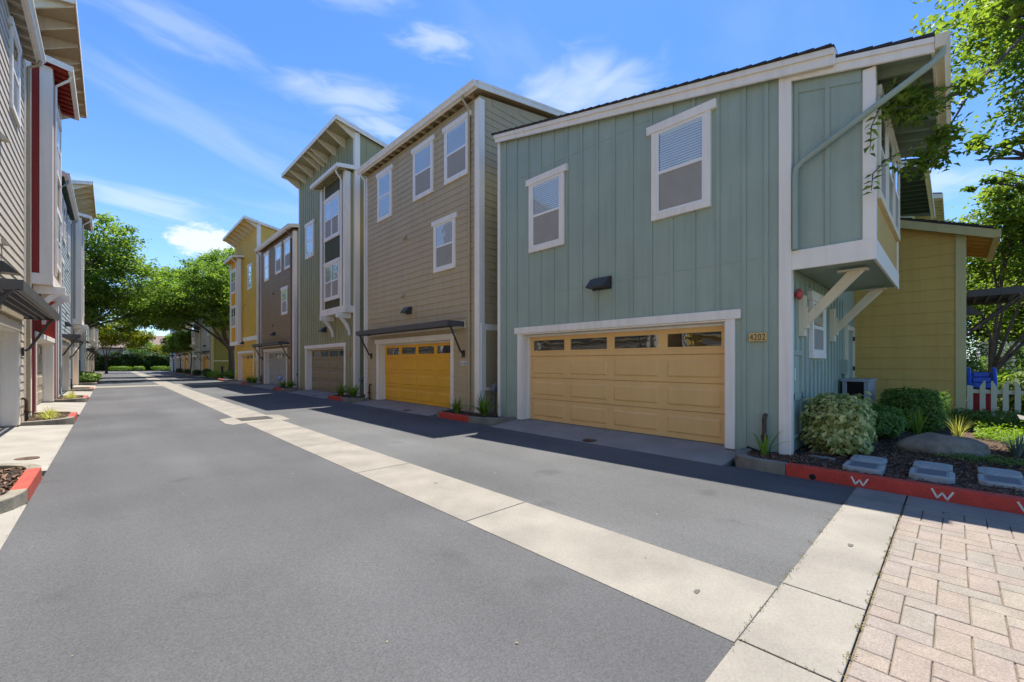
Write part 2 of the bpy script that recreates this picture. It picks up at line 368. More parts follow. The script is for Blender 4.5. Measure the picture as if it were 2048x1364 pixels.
def window(fr, root, a0, a1, z0, z1, o=0.0, kind='hung', detail=True, upper='blind', lower='screen', ears=.09, head=.15, name='window', cols=1, trim=None):
    """a0..a1 / z0..z1 is the outside of the white trim"""
    trim = trim or WHITE; j = .10
    mb = MB(fr); B = o+.026
    mb.box(a0-ears, a1+ears, o, o+.075, z1-head, z1)                       # head
    mb.box(a0, a0+j, o, o+.062, z0+.11, z1-head); mb.box(a1-j, a1, o, o+.062, z0+.11, z1-head)
    mb.box(a0, a1, o, o+.066, z0, z0+.11)                                  # sill board
    win = mb.build(name, [trim], root, bevel=.006)
    i0, i1, k0, k1 = a0+j, a1-j, z0+.11, z1-head
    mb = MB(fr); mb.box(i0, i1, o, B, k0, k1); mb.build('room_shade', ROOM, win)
    s = MB(fr); gl = MB(fr); sc = MB(fr); bl = MB(fr)
    cw = (i1-i0)/cols; mid = k0+(k1-k0)*.49
    for c in range(cols):
        c0, c1 = i0+c*cw, i0+(c+1)*cw
        if cols > 1:
            c0 += .012; c1 -= .012
        w = .045
        s.box(c0, c0+w, B, o+.052, k0, k1); s.box(c1-w, c1, B, o+.052, k0, k1)
        s.box(c0+w, c1-w, B, o+.052, k1-w, k1); s.box(c0+w, c1-w, B, o+.05, k0, k0+w)
        s.box(c0+w, c1-w, B, o+.058, mid-.028, mid+.028)
        gl.quad([(c0+w, o+.046, mid+.028), (c1-w, o+.046, mid+.028), (c1-w, o+.046, k1-w), (c0+w, o+.046, k1-w)])
        if lower == 'glass': gl.quad([(c0+w, o+.042, k0+w), (c1-w, o+.042, k0+w), (c1-w, o+.042, mid-.028), (c0+w, o+.042, mid-.028)])
        else:
            gl.quad([(c0+w, o+.037, k0+w), (c1-w, o+.037, k0+w), (c1-w, o+.037, mid-.028), (c0+w, o+.037, mid-.028)])
            sc.box(c0+w+.006, c1-w-.006, o+.0405, o+.042, k0+w, mid-.028)
        def slats(q0, q1, gap=0):
            if detail:
                z = q1-.03; bl.box(c0+w+.01, c1-w-.01, B+.001, B+.012, q1-.028, q1)
                while z > q0+gap:
                    bl.prism([(c0+w+.012, B+.001, z), (c0+w+.012, B+.009, z-.040), (c0+w+.012, B+.0105, z-.039), (c0+w+.012, B+.0025, z+.001)], (c1-c0-2*w-.024, 0, 0)); z -= .045
            else: bl.box(c0+w+.01, c1-w-.01, B+.001, B+.006, q0+gap, q1)
        if upper == 'blind': slats(mid+.03, k1-w)
        if lower == 'glass' and upper == 'blind': slats(k0+w, mid-.03, .05)
    s.build('sash', VINYL, win)
    gl.build('pane', GLASS, win)
    sc.build('insect_screen', SCREEN, win); bl.build('blind', BLIND, win)
    return win
def garage(fr, root, d0, d1, door, trim=WHITE, ztop=2.06, rec=.23, detail=True, windows=4, liner=None):
    liner = liner or trim
    mb = MB(fr); e = .16
    mb.box(d0-e-.09, d1+e+.09, 0, .06, ztop+.03, ztop+.18)
    mb.box(d0-e, d0-.02, 0, .045, 0, ztop+.03); mb.box(d1+.02, d1+e, 0, .045, 0, ztop+.03)
    mb.box(d0-.02, d0, -rec, .03, 0, ztop); mb.box(d1, d1+.02, -rec, .03, 0, ztop)
    mb.box(d0-.02, d1+.02, -rec, .03, ztop, ztop+.03)
    mb.build('garage_door_frame', [trim], root, bevel=.006 if detail else 0)
    mb = MB(fr); gl = MB(fr); dk = MB(fr)
    n = 4; h = (ztop-.02)/n; O = -rec
    st = MB(fr)
    st.box(d0, d0+.03, O, O+.05, .01, ztop-.005); st.box(d1-.03, d1, O, O+.05, .01, ztop-.005); st.box(d0+.03, d1-.03, O, O+.05, ztop-.05, ztop-.005)
    st.build('door_stop', [trim if detail else door], root)
    mb.box(d0+.005, d1-.005, O-.06, O-.035, .0, ztop)
    cw = (d1-d0-.1)/windows
    for k in range(n):
        z0 = .012+k*h; z1 = z0+h-.012
        if k < n-1:
            mb.box(d0+.008, d1-.008, O-.035, O, z0, z1)
            if detail:
                for c in range(windows):
                    x0 = d0+.05+c*cw+.09; x1 = x0+cw-.18; y0, y1 = z0+.09, z1-.09
                    # raised panel: groove ring and bevelled field
                    for (p0, p1, q0, q1, oo, ss) in ((x0, x1, y0, y1, 0, .03),):
                        mb.add([(p0, O, q0), (p1, O, q0), (p1, O, q1), (p0, O, q1), (p0+ss, O+.019, q0+ss), (p1-ss, O+.019, q0+ss), (p1-ss, O+.019, q1-ss), (p0+ss, O+.019, q1-ss)],
                               [(4, 5, 6, 7), (0, 1, 5, 4), (1, 2, 6, 5), (2, 3, 7, 6), (3, 0, 4, 7)])
        else:
            wz0, wz1 = z0+.12, z1-.11
            mb.box(d0+.008, d1-.008, O-.035, O, z0, wz0); mb.box(d0+.008, d1-.008, O-.035, O, wz1, z1)
            xs = [d0+.008]
            for c in range(windows):
                x0 = d0+.05+c*cw+.09; x1 = x0+cw-.18
                mb.box(xs[-1], x0, O-.035, O, wz0, wz1); xs.append(x1)
                for bx in ((x0-.02, x1+.02, wz0-.02, wz0+.012), (x0-.02, x1+.02, wz1-.012, wz1+.02)): mb.box(bx[0], bx[1], O, O+.008, bx[2], bx[3])
                gl.box(x0, x1, O-.022, O-.019, wz0, wz1); dk.box(x0, x1, O-.0345, O-.03, wz0, wz1)
            mb.box(xs[-1], d1-.008, O-.035, O, wz0, wz1)
    dr = mb.build('garage_door', [door], root)
    gl.build('door_pane', GLASS, dr); dk.build('dark_interior', BLACKM, dr)
    return dr
def sconce(fr, root, a, z, w=.36):
    mb = MB(fr)
    mb.prism([(a-w/2, .02, z+.20), (a-w/2, .10, z+.20), (a-w/2, .27, z+.02), (a-w/2, .27, z), (a-w/2, .02, z)], (w, 0, 0))
    mb.box(a-w/2-.01, a+w/2+.01, .0, .022, z-.03, z+.23)
    mb.build('wall_lamp', DARKM, root, bevel=.006)
def vent_hood(fr, root, a, z, m):
    mb = MB(fr); mb.prism([(a-.07, .02, z+.14), (a-.07, .14, z), (a-.07, .02, z)], (.14, 0, 0)); mb.build('vent_hood', m, root)
def plate(fr, root, a_l, a_r, z0, z1, txt, face, ink):
    """house number: a_l is the end on the reader's left"""
    mb = MB(fr); lo, hi = min(a_l, a_r), max(a_l, a_r)
    mb.box(lo, hi, .0, .05, z0, z1)
    pl = mb.build('house_number', face, root, bevel=.008)
    if txt:
        V, F = text_polys(txt, (z1-z0)*.95)
        xs = [v[0] for v in V]; ys = [v[1] for v in V]; sc = min((hi-lo)*.86/(max(xs)-min(xs)), (z1-z0)*.72/(max(ys)-min(ys)))
        ex = (hi-lo)*.86/(max(xs)-min(xs)); ey = (z1-z0)*.72/(max(ys)-min(ys))
        sg = 1 if a_r > a_l else -1; c = (lo+hi)/2; cx = (max(xs)+min(xs))/2; cy = (max(ys)+min(ys))/2
        mb = MB(fr); mb.add([(c+sg*(v[0]-cx)*ex, .0525, (z0+z1)/2+(v[1]-cy)*ey) for v in V], F); mb.build('number_lettering', ink, pl, flat=True)
def awning(fr, root, a0, a1, z=2.40, proj=.62, detail=True, ledger=True):
    mb = MB(fr); t = .15
    mb.box(a0, a1, proj-.02, proj, z, z+t)
    mb.box(a0, a0+.02, .05, proj-.02, z, z+t); mb.box(a1-.02, a1, .05, proj-.02, z, z+t)
    mb.box(a0, a1, proj-.07, proj-.02, z-.001, z+.012)
    aw = mb.build('awning', GREYM, root)
    mb = MB(fr)
    for k in range(1, 5): mb.box(a0+.02, a1-.02, k*proj/5-.015, k*proj/5+.015, z+.02, z+.11)
    n = int((a1-a0)/.055) if detail else 0
    for k in range(n): mb.box(a0+.03+k*.055, a0+.03+k*.055+.03, .05, proj-.02, z+.112, z+.118)
    if not detail: mb.box(a0+.02, a1-.02, .05, proj-.02, z+.112, z+.118)
    mb.build('awning_grating', DARKM, aw)
    if ledger:
        mb = MB(fr); mb.box(a0-.02, a1+.06, .0, .05, z-.03, z+t+.03); mb.build('awning_ledger', CREAM, aw)
    for a in (a0+.06, a1-.06):
        mb = MB(fr)
        mb.tube([(a, proj-.10, z+.02), (a, proj-.16, z-.05), (a, .14, z-.68), (a, .07, z-.74)], .028, 6)
        mb.box(a-.05, a+.05, .02, .06, z-.86, z-.66)
        mb.build('awning_brace', DARKM, aw)
    return aw
def gutter(fr, root, a0, a1, o0, z0, m=WHITE, h=.15, w=.13):
    mb = MB(fr)
    mb.prism([(a0, o0, z0), (a0, o0+w*.6, z0), (a0, o0+w*.75, z0+h*.45), (a0, o0+w, z0+h*.7), (a0, o0+w, z0+h), (a0, o0, z0+h)], (a1-a0, 0, 0))
    mb.build('gutter', m, root)
def downspout(fr, root, pts, m, r=.035):
    mb = MB(fr); mb.tube(pts, r, 8); mb.build('downspout', m, root, smooth=True)
def meters(fr, root, a, o, z0=.05, tall=True):
    mb = MB(fr); mb.tube([(a, o, 0), (a, o, z0+.55), (a-.12, o, z0+.62)], .022, 8); mb.box(a-.22, a-.02, o-.1, o+.12, z0+.33, z0+.58)
    mb.lathe((a-.12, o+.12, z0+.45), [(.09, 0), (.09, .05), (.06, .07)], 14, axis='o')
    mb.build('gas_meter', METERG, root)
def standpipe(fr, root, a, o=.09, h=.55):
    mb = MB(fr); mb.tube([(a, o, 0), (a, o, h-.05), (a, o-.02, h), (a, o-.08, h+.01)], .03, 10); mb.tube([(a, o, h*.38), (a, o, h*.5)], .045, 10)
    mb.tube([(a, o, h*.44), (a+.0, o+.08, h*.42)], .018, 6)
    mb.build('standpipe', PIPE, root, smooth=True)

def ell(mb, a_out, a_in, o_back, z1, t=.035, z0=0, w=.03):
    """L-shaped corner board: face on the street side, return round the corner"""
    s = 1 if a_in > a_out else -1
    mb.prism([(a_out, t, z0), (a_in, t, z0), (a_in, 0, z0), (a_out+s*w, 0, z0), (a_out+s*w, o_back, z0), (a_out, o_back, z0)], (0, 0, z1-z0))
def house_A(fr, y0, label, wallm, door, opts):
    """three-storey unit with lap siding, level eave and gutter on the street, awning over the garage"""
    g = opts.get('group'); det = opts.get('detail', True); W_ = 6.98; y1 = y0+W_
    base = fr.pt(y0+W_/2, -4, 0); root = thing('townhouse', label, 'house', base, g)
    d0, d1 = y0+1.32, y0+5.90; zt = 8.66; sl_ = .175; D = 9
    core = MB(fr)
    core.prism([(y0, -D, -.15), (d0-.02, -D, -.15), (d0-.02, -D, 2.09), (d1+.02, -D, 2.09), (d1+.02, -D, -.15), (y1, -D, -.15), (y1, -D, 8.5), (y0, -D, 8.5)], (0, D, 0))
    core.box(d0-.02, d1+.02, -D, -.32, -.15, 2.089)
    core.prism([(y0, 0, 8.5), (y0, 0, zt), (y0, -D, zt+sl_*D), (y0, -D, 8.5)], (W_, 0, 0))
    ws = opts['windows'] if 'windows' in opts else [(4.87, 5.94, 6.6, 8.41, 'glass'), (2.22, 3.40, 6.67, 8.41, 'screen'), (.42, 1.60, 6.67, 8.39, 'screen'), (1.06, 2.18, 4.14, 5.73, 'screen')]
    if det:
        lap(core, y0+.18, d0-.16, .0, 2.09); lap(core, d1+.16, y1-.13, 0, 2.09); lap(core, y0+.18, y1-.13, 2.09, 8.60)
    if opts.get('side'):
        sf = Fr(fr.pt(y0, 0, 0)[:2], tuple(-c for c in fr.o), tuple(-c for c in fr.a)); c2 = MB(sf)
        lap(c2, .18, D, 0, zt+sl_*D, clip=lambda z, t, a, b: (max(a, (t-zt)/sl_), b))
        core.V += c2.V; k = len(core.V)-len(c2.V); core.F += [[i+k for i in f] for f in c2.F]; core.M += c2.M
    core.build('wall', wallm, root)
    mb = MB(fr)
    ell(mb, y0-.03, y0+.18, -.16, 8.58); mb.build('corner_board', opts.get('trim', WHITE), root, bevel=.005)
    mb = MB(fr); ell(mb, y1+.03, y1-.13, -.16, 8.58); mb.build('corner_board', opts.get('trim', WHITE), root, bevel=.005)
    mb = MB(fr); e0, e1 = y0-.14, y1+.14; top = lambda o: 8.90+sl_*(.22-o)
    mb.prism([(e0, .22, top(.22)-.10), (e0, .22, top(.22)), (e0, -D-.2, top(-D-.2)), (e0, -D-.2, top(-D-.2)-.10)], (e1-e0, 0, 0))
    rf = mb.build('roof', SHING, root)
    mb = MB(fr)
    mb.prism([(e0+.02, .20, top(.2)-.13), (e0+.02, .20, top(.2)-.101), (e0+.02, -D, top(-D)-.101), (e0+.02, -D, top(-D)-.13)], (e1-e0-.04, 0, 0))
    if det:
        for a in frange(y0+.25, y1, .405): mb.prism([(a, .2, top(.2)-.24), (a, .2, top(.2)-.131), (a, -.02, top(-.02)-.131), (a, -.02, top(-.02)-.27)], (.05, 0, 0))
    mb.build('soffit', opts.get('soffit', wallm), rf)
    mb = MB(fr)
    for a in (e0-.028, e1):
        mb.prism([(a, .22, top(.22)-.20), (a, .22, top(.22)-.012), (a, -D-.2, top(-D-.2)-.012), (a, -D-.2, top(-D-.2)-.2)], (.028, 0, 0))
        mb.prism([(a-.01, .22, top(.22)-.07), (a-.01, .22, top(.22)-.004), (a-.01, -D-.2, top(-D-.2)-.004), (a-.01, -D-.2, top(-D-.2)-.07)], (.048, 0, 0))
    mb.box(e0, e1, .20, .222, 8.68, 8.88)
    mb.build('fascia', WHITE, rf)
    gutter(fr, rf, e0-.02, e1+.02, .224, 8.72)
    downspout(fr, root, [(y0+.42, .28, 8.72), (y0+.42, .26, 8.62), (y0+.38, .07, 8.40), (y0+.38, .07, .15), (y0+.38, .12, .06)], wallm)
    downspout(fr, root, [(y1-.05, .28, 8.72), (y1-.05, .26, 8.62), (y1-.02, .08, 8.48), (y1-.02, .08, .15)], opts.get('spout', WHITE))
    for (a0, a1, z0, z1, lo) in ws: window(fr, root, y0+a0, y0+a1, z0, z1, lower=lo, detail=det)
    garage(fr, root, d0, d1, door, detail=det)
    awning(fr, root, y0+.62, y0+6.55, detail=det)
    sconce(fr, root, y0+3.70, 3.04); vent_hood(fr, root, y0+4.05, 3.62, wallm); vent_hood(fr, root, y0+3.9, 5.55, wallm)
    if det and opts.get('number'):
        plate(fr, root, *opts['number'])
    standpipe(fr, root, y1-.45)
    return root

def house_B(fr, y0, label, wallm, door, opts):
    """three-storey unit with board-and-batten walls, high bracketed eave and a bay on two brackets"""
    g = opts.get('group'); det = opts.get('detail', True); W_ = 7.05; y1 = y0+W_
    base = fr.pt(y0+W_/2, -4, 0); root = thing('townhouse', label, 'house', base, g)
    flip = opts.get('bay_far', False); bandz = opts.get('band')
    d0, d1 = y0+1.12, y0+5.85
    if flip: d0, d1 = y0+1.15, y0+5.7
    D = 9; sl_ = .2; top = lambda o: 11.17-sl_*(.84-o); zt = top(0)-.16
    core = MB(fr)
    core.prism([(y0, -D, -.15), (d0-.02, -D, -.15), (d0-.02, -D, 2.09), (d1+.02, -D, 2.09), (d1+.02, -D, -.15), (y1, -D, -.15), (y1, -D, 9.0), (y0, -D, 9.0)], (0, D, 0))
    core.box(d0-.02, d1+.02, -D, -.32, -.15, 2.089)
    core.prism([(y0, 0, 9.0), (y0, 0, zt), (y0, -D, zt-sl_*D), (y0, -D, 9.0)], (W_, 0, 0))
    b0, b1 = (y0+.12, y0+2.82) if not flip else (y1-2.85, y1-.15)
    bo = .37; bz0 = bandz or 3.72; nw = (y0+4.78, y0+5.96) if not flip else (y0+1.55, y0+2.7)
    holes = [(nw[0], nw[1], 6.63, 8.42), (b0, b1, bz0-.3, 9.3), (d0-.2, d1+.2, 0, 2.24)]
    if det:
        battens(core, frange(y0+.25, y1-.1, .31), 0, zt-.02, holes)
        for z in (3.0, 5.95): 
            for (p, q) in ((y0, b0-.05), (b1+.05, y1)):
                if q-p > .1 and (z > bz0-.3): core.box(p, q, 0, .006, z, z+.012)
            if z < bz0-.3: core.box(y0, y1, 0, .006, z, z+.012)
    if opts.get('side'):
        sf = Fr(fr.pt(y0, 0, 0)[:2], tuple(-c for c in fr.o), tuple(-c for c in fr.a)); c2 = MB(sf)
        battens(c2, frange(.5, D, .5), 0, 0, ztop=lambda a: zt-sl_*a-.02)
        core.V += c2.V; k = len(core.V)-len(c2.V); core.F += [[i+k for i in f] for f in c2.F]; core.M += c2.M
    core.build('wall', wallm, root)
    mb = MB(fr)
    ell(mb, y0-.03, y0+.16, -.18, zt-.02); mb.build('corner_board', WHITE, root, bevel=.005)
    mb = MB(fr); ell(mb, y1+.03, y1-.05, -.05, zt-.02); mb.build('corner_board', WHITE, root, bevel=.005)
    if bandz: mb = MB(fr); mb.box(y0+.16, b0, 0, .05, bandz-.02, bandz+.27); mb.build('belt_board', WHITE, root)
    # roof
    e0, e1 = y0-.12, y1+.10
    mb = MB(fr); mb.prism([(e0, .84, top(.84)-.04), (e0, .84, top(.84)), (e0, -D-.2, top(-D-.2)), (e0, -D-.2, top(-D-.2)-.04)], (e1-e0, 0, 0))
    rf = mb.build('roof', SHING, root)
    mb = MB(fr); mb.prism([(e0+.02, .82, top(.82)-.09), (e0+.02, .82, top(.82)-.041), (e0+.02, -D, top(-D)-.041), (e0+.02, -D, top(-D)-.09)], (e1-e0-.04, 0, 0))
    mb.build('soffit', opts.get('soffit', wallm), rf)
    mb = MB(fr); mb.box(e0-.03, e1+.03, .822, .846, top(.84)-.19, top(.84)-.006)
    for a in (e0-.03, e1):
        mb.prism([(a, .82, top(.82)-.19), (a, .82, top(.82)-.008), (a, -D-.2, top(-D-.2)-.008), (a, -D-.2, top(-D-.2)-.19)], (.03, 0, 0))
    mb.build('fascia', WHITE, rf)
    mb = MB(fr); n = 8
    pos = [y0+.02+k*(W_-.10)/(n-1) for k in range(n)]
    if not flip: pos.append(pos[3]+.42)
    for a in pos:
        mb = MB(fr); mb.prism([(a, .80, top(.8)-.091), (a, .80, top(.8)-.17), (a, .10, top(.1)-.46), (a, -.01, top(0)-.46), (a, -.01, top(0)-.091)], (.06, 0, 0)); mb.build('rafter_tail', CREAM, rf)
    # bay
    bm_ = opts.get('bay', wallm); mb = MB(fr); ztop = 9.18
    mb.box(b0, b1, 0.001, bo, bz0, ztop)
    w0, w1 = b0+.48, b0+2.22
    bay = None
    bay_mb = mb
    if det: battens(mb, frange(w0+.08, w1-.05, .10), bz0, 9.1, [(w0, w1, 4.06, 5.74), (w0, w1, 6.68, 8.52)], o=bo, w=.035, t=.02, m=1)
    bay = mb.build('bay', [bm_, opts.get('panel', OLIVED)], root)
    mb = MB(fr)
    mb.box(b0-.04, b1+.04, .001, bo+.04, bz0-.28, bz0)
    for a in (b0-.035, b1-.17): mb.box(a, a+.205, bo-.2 if a < b1-1 else bo-.2, bo+.035, bz0, ztop)
    for a in (w0-.05, w1-.01): mb.box(a, a+.06, bo, bo+.03, bz0, ztop)
    mb.build('bay_trim', WHITE, bay, bevel=.005)
    window(fr, root, w0, w1, 4.06, 5.74, o=bo, detail=det, cols=2, ears=0, lower='screen', name='bay_window')
    window(fr, root, w0, w1, 6.68, 8.52, o=bo, detail=det, cols=2, ears=0, lower='screen', name='bay_window')
    bs = .15; bt = lambda o: 9.32+bs*(bo+.32-o)
    mb = MB(fr); mb.prism([(b0-.2, bo+.32, bt(bo+.32)-.10), (b0-.2, bo+.32, bt(bo+.32)), (b0-.2, 0, bt(0)), (b0-.2, 0, bt(0)-.10)], (b1-b0+.4, 0, 0))
    br = mb.build('bay_roof', SHING, bay)
    mb = MB(fr)
    mb.prism([(b0-.18, bo+.30, bt(bo+.3)-.15), (b0-.18, bo+.30, bt(bo+.3)-.101), (b0-.18, 0.01, bt(0)-.101), (b0-.18, .01, bt(0)-.15)], (b1-b0+.36, 0, 0))
    if det:
        for a in frange(b0-.1, b1+.15, .30): mb.prism([(a, bo+.30, bt(bo+.3)-.19), (a, bo+.30, bt(bo+.3)-.149), (a, bo, bt(bo)-.149), (a, bo, bt(bo)-.22)], (.05, 0, 0))
    mb.build('bay_soffit', wallm, bay); mb = MB(fr)
    mb.box(b0-.22, b1+.22, bo+.32, bo+.42, bt(bo+.32)-.17, bt(bo+.32)-.02)
    for a in (b0-.22, b1+.2): mb.prism([(a, bo+.32, bt(bo+.32)-.17), (a, bo+.32, bt(bo+.32)-.01), (a, 0.0, bt(0)-.01), (a, 0, bt(0)-.17)], (.02, 0, 0))
    mb.build('bay_fascia', [WHITE], bay)
    downspout(fr, root, [(b0+.1, bo+.36, bt(bo+.3)-.17), (b0+.1, bo+.33, bt(bo+.3)-.28), (b0+.24, bo+.07, bt(bo+.3)-.5), (b0+.24, bo+.07, bz0), ], WHITE, .032)
    if not bandz:
        for a in (b0+.22, b0+2.02):
            mb = MB(fr)
            mb.box(a, a+.16, 0.03, .62, bz0-.50, bz0-.285)
            P = [(a+.03, .04, bz0-1.20), (a+.03, .12, bz0-1.20)]
            for k in range(7):
                t = k/6; P.append((a+.03, .12+.40*(t**1.7), bz0-1.15+.65*t))
            P += [(a+.03, .36, bz0-.5)]
            for k in range(6, -1, -1):
                t = k/6; P.append((a+.03, .04+.28*(t**1.7), bz0-1.10+.58*t))
            mb.prism(P, (.10, 0, 0))
            mb.build('bay_bracket', WHITE, root, bevel=.006)
    window(fr, root, nw[0], nw[1], 6.63, 8.42, lower='glass', detail=det)
    garage(fr, root, d0, d1, door, detail=det)
    if opts.get('awning'): awning(fr, root, y0+.62, y0+6.55, detail=det)
    sconce(fr, root, y0+3.35 if not flip else y0+4.2, 2.82 if not bandz else 2.78)
    vent_hood(fr, root, y0+3.5, 3.45, wallm) if not bandz else None
    vent_hood(fr, root, y0+3.5, 5.6, wallm)
    if det and opts.get('number'): plate(fr, root, *opts['number'])
    return root
INK = mat('black_lettering', (.015, .013, .01), rough=.6)
INKB = mat('brown_lettering', (.05, .03, .01), rough=.6)
PLATE_C = mat('cream_plate', (.62, .42, .16), rough=.4, var=.08)
PLATE_W = mat('white_plate', (.72, .74, .70), rough=.4, var=.04)
PLATE_B = mat('tan_plate', (.45, .30, .14), rough=.45, var=.08)

# ------------------------------------------------------------------ ground, road, pavements
def sheet(name, x0, x1, y0, y1, z, m):
    mb = MB(); mb.quad([(x0, y0, z), (x1, y0, z), (x1, y1, z), (x0, y1, z)]); return struct(mb.build(name, m))
GROUND = mat('ground_earth', (.11, .10, .065), rough=1, var=.3, vscale=.6, fine=.2, fscale=20, bump=.4, bscale=10)
sheet('ground', -700, 700, -500, 900, -.16, GROUND)
sheet('road', -.63, 2.8, .80, 97.5, -.10, ASPH)
sheet('road', 2.8, 6.45, .80, 97.5, -.10, ASPH2)
XR = 6.45
def slabs(name, x0, x1, ys, z, m, gap=.008):
    mb = MB()
    for a, b in zip(ys[:-1], ys[1:]): mb.box(x0, x1, a+gap, b-gap, z-.05, z)
    return struct(mb.build(name, m, bevel=.004))
ys = [.80, 3.15] + [3.15+2.4*k for k in range(1, 4)]
slabs('gutter_strip', 2.40, 3.20, [.797, 3.15, 5.55, 7.95, 10.35, 11.95], -.094, CONC)
slabs('gutter_strip', 2.40, 3.20, [13.5, 15.9, 18.3, 20.7, 23.1, 25.5, 27.9, 30.3, 32.7, 34.6], -.094, CONC)
slabs('gutter_strip', 2.40, 3.20, [36.6]+[39+2.4*k for k in range(24)], -.094, CONC)
# apron round the storm drain
mb = MB(); mb.prism([(2.02, 12.15, -.15), (2.12, 11.85, -.15), (2.42, 11.965, -.15), (3.18, 11.965, -.15), (3.42, 12.0, -.15), (3.48, 13.25, -.15), (3.18, 13.485, -.15), (2.42, 13.485, -.15), (2.06, 13.2, -.15)], (0, 0, .058))
struct(mb.build('drain_apron', CONC, bevel=.004))
slabs('cross_strip', -.63, 6.45, [34.62, 36.58], -.093, CONC)
# drain grate
gr = thing('storm_drain', 'steel storm drain grate set in the pale gutter strip', 'drain', (2.76, 12.75, -.09))
mb = MB(); mb.box(2.42, 3.10, 12.46, 13.04, -.0915, -.090); mb.build('drain_pit', BLACKM, gr)
mb = MB(); mb.box(2.40, 3.12, 12.42, 12.47, -.0915, -.080); mb.box(2.40, 3.12, 13.03, 13.08, -.0915, -.080)
for k in range(15): mb.box(2.41+k*.05, 2.43+k*.05, 12.47, 13.03, -.0895, -.081)
mb.box(2.41, 3.11, 12.72, 12.76, -.0893, -.0808)
mb.build('grate', mat('grate_steel', (.16, .15, .13), rough=.6, var=.2, metal=.5), gr)
# concrete band in front of the pavers
mb = MB()
for a, b in ((-.63, 1.6), (1.6, 2.44), (2.44, 3.28), (3.28, 6.03), (6.03, 6.45)): mb.box(a+.006, b-.006, .365, .800, -.15, -.094)
struct(mb.build('concrete_band', CONC, bevel=.004))
mb = MB()
for a, b in ((-4, -1.6), (-1.6, .357)): mb.box(6.03, 6.45, a+.005, b-.005, -.15, -.094)
struct(mb.build('gutter_pan', CONC, bevel=.004))
# herringbone pavers
sheet('paver_joint_sand', .8, 6.03, -4, .36, -.108, mat('joint_sand', (.17, .14, .10), rough=1, var=.3, vscale=9, fine=.3))
mb = MB(); w = .141; g2 = .003; rp = random.Random(3)
for i in range(0, 37):
    for j in range(-17, 3):
        k = (i-j) % 4; x, y = .85+i*w, .355-(3-j)*w+.0
        if k == 0: b = (x, x+2*w, y, y+w)
        elif k == 3: b = (x, x+w, y, y+2*w)
        else: continue
        b = (b[0]+g2, min(b[1], 6.025)-g2, b[2]+g2, min(b[3], .352)-g2)
        if b[1]-b[0] < .03 or b[3]-b[2] < .03: continue
        zt = -.096+rp.uniform(-.0015, .0015); c = .004
        mb.add([(b[0], b[2], -.115), (b[1], b[2], -.115), (b[1], b[3], -.115), (b[0], b[3], -.115), (b[0], b[2], zt-c), (b[1], b[2], zt-c), (b[1], b[3], zt-c), (b[0], b[3], zt-c),
                (b[0]+c, b[2]+c, zt), (b[1]-c, b[2]+c, zt), (b[1]-c, b[3]-c, zt), (b[0]+c, b[3]-c, zt)],
               [(0, 1, 5, 4), (1, 2, 6, 5), (2, 3, 7, 6), (3, 0, 4, 7), (4, 5, 9, 8), (5, 6, 10, 9), (6, 7, 11, 10), (7, 4, 8, 11), (8, 9, 10, 11)], rp.randrange(6))
struct(mb.build('paver_pavement', PV))

def apron(fr, a0, a1, front, m=CONC2, z1=0.0, rec=-.30):
    mb = MB(fr); c = (a0+a1)/2
    for p, q in ((a0, c), (c, a1)):
        mb.add([(p+.004, rec, z1-.14), (q-.004, rec, z1-.14), (q-.004, front, -.16), (p+.004, front, -.16), (p+.004, rec, z1+.004), (q-.004, rec, z1+.004), (q-.004, front, -.094), (p+.004, front, -.094)],
               [(0, 3, 2, 1), (4, 5, 6, 7), (0, 1, 5, 4), (1, 2, 6, 5), (2, 3, 7, 6), (3, 0, 4, 7)])
    o = struct(mb.build('driveway', m, bevel=.003)); return o
def ribbon(path, width, z0, z1, m, name='kerb'):
    """kerb stone following a plan path (x, y), inner edge to the left; rounded top edge by bevel"""
    P = [Vector((p[0], p[1], 0)) for p in path]; mb = MB(); n = len(P)
    L_ = []; R_ = []
    for i, p in enumerate(P):
        t = (P[min(i+1, n-1)]-P[max(i-1, 0)]).normalized(); nn = Vector((-t.y, t.x, 0))
        L_.append(p+nn*width); R_.append(p)
    v = []
    for i in range(n):
        l, r = L_[i], R_[i]
        v += [(r.x, r.y, z0), (l.x, l.y, z0), (l.x, l.y, z1), (r.x+(l.x-r.x)*.06, r.y+(l.y-r.y)*.06, z1)]
    f = []
    for i in range(n-1):
        a, b = i*4, i*4+4
        for k in range(4): f.append((a+k, a+(k+1) % 4, b+(k+1) % 4, b+k))
    f += [(0, 1, 2, 3), ((n-1)*4+3, (n-1)*4+2, (n-1)*4+1, (n-1)*4)]
    mb.add(v, f)
    return struct(mb.build(name, m, bevel=.012))
def arc(c, r, t0, t1, n=8, ry=None):
    return [(c[0]+r*math.cos(R(t0+(t1-t0)*k/n)), c[1]+(ry or r)*math.sin(R(t0+(t1-t0)*k/n))) for k in range(n+1)]
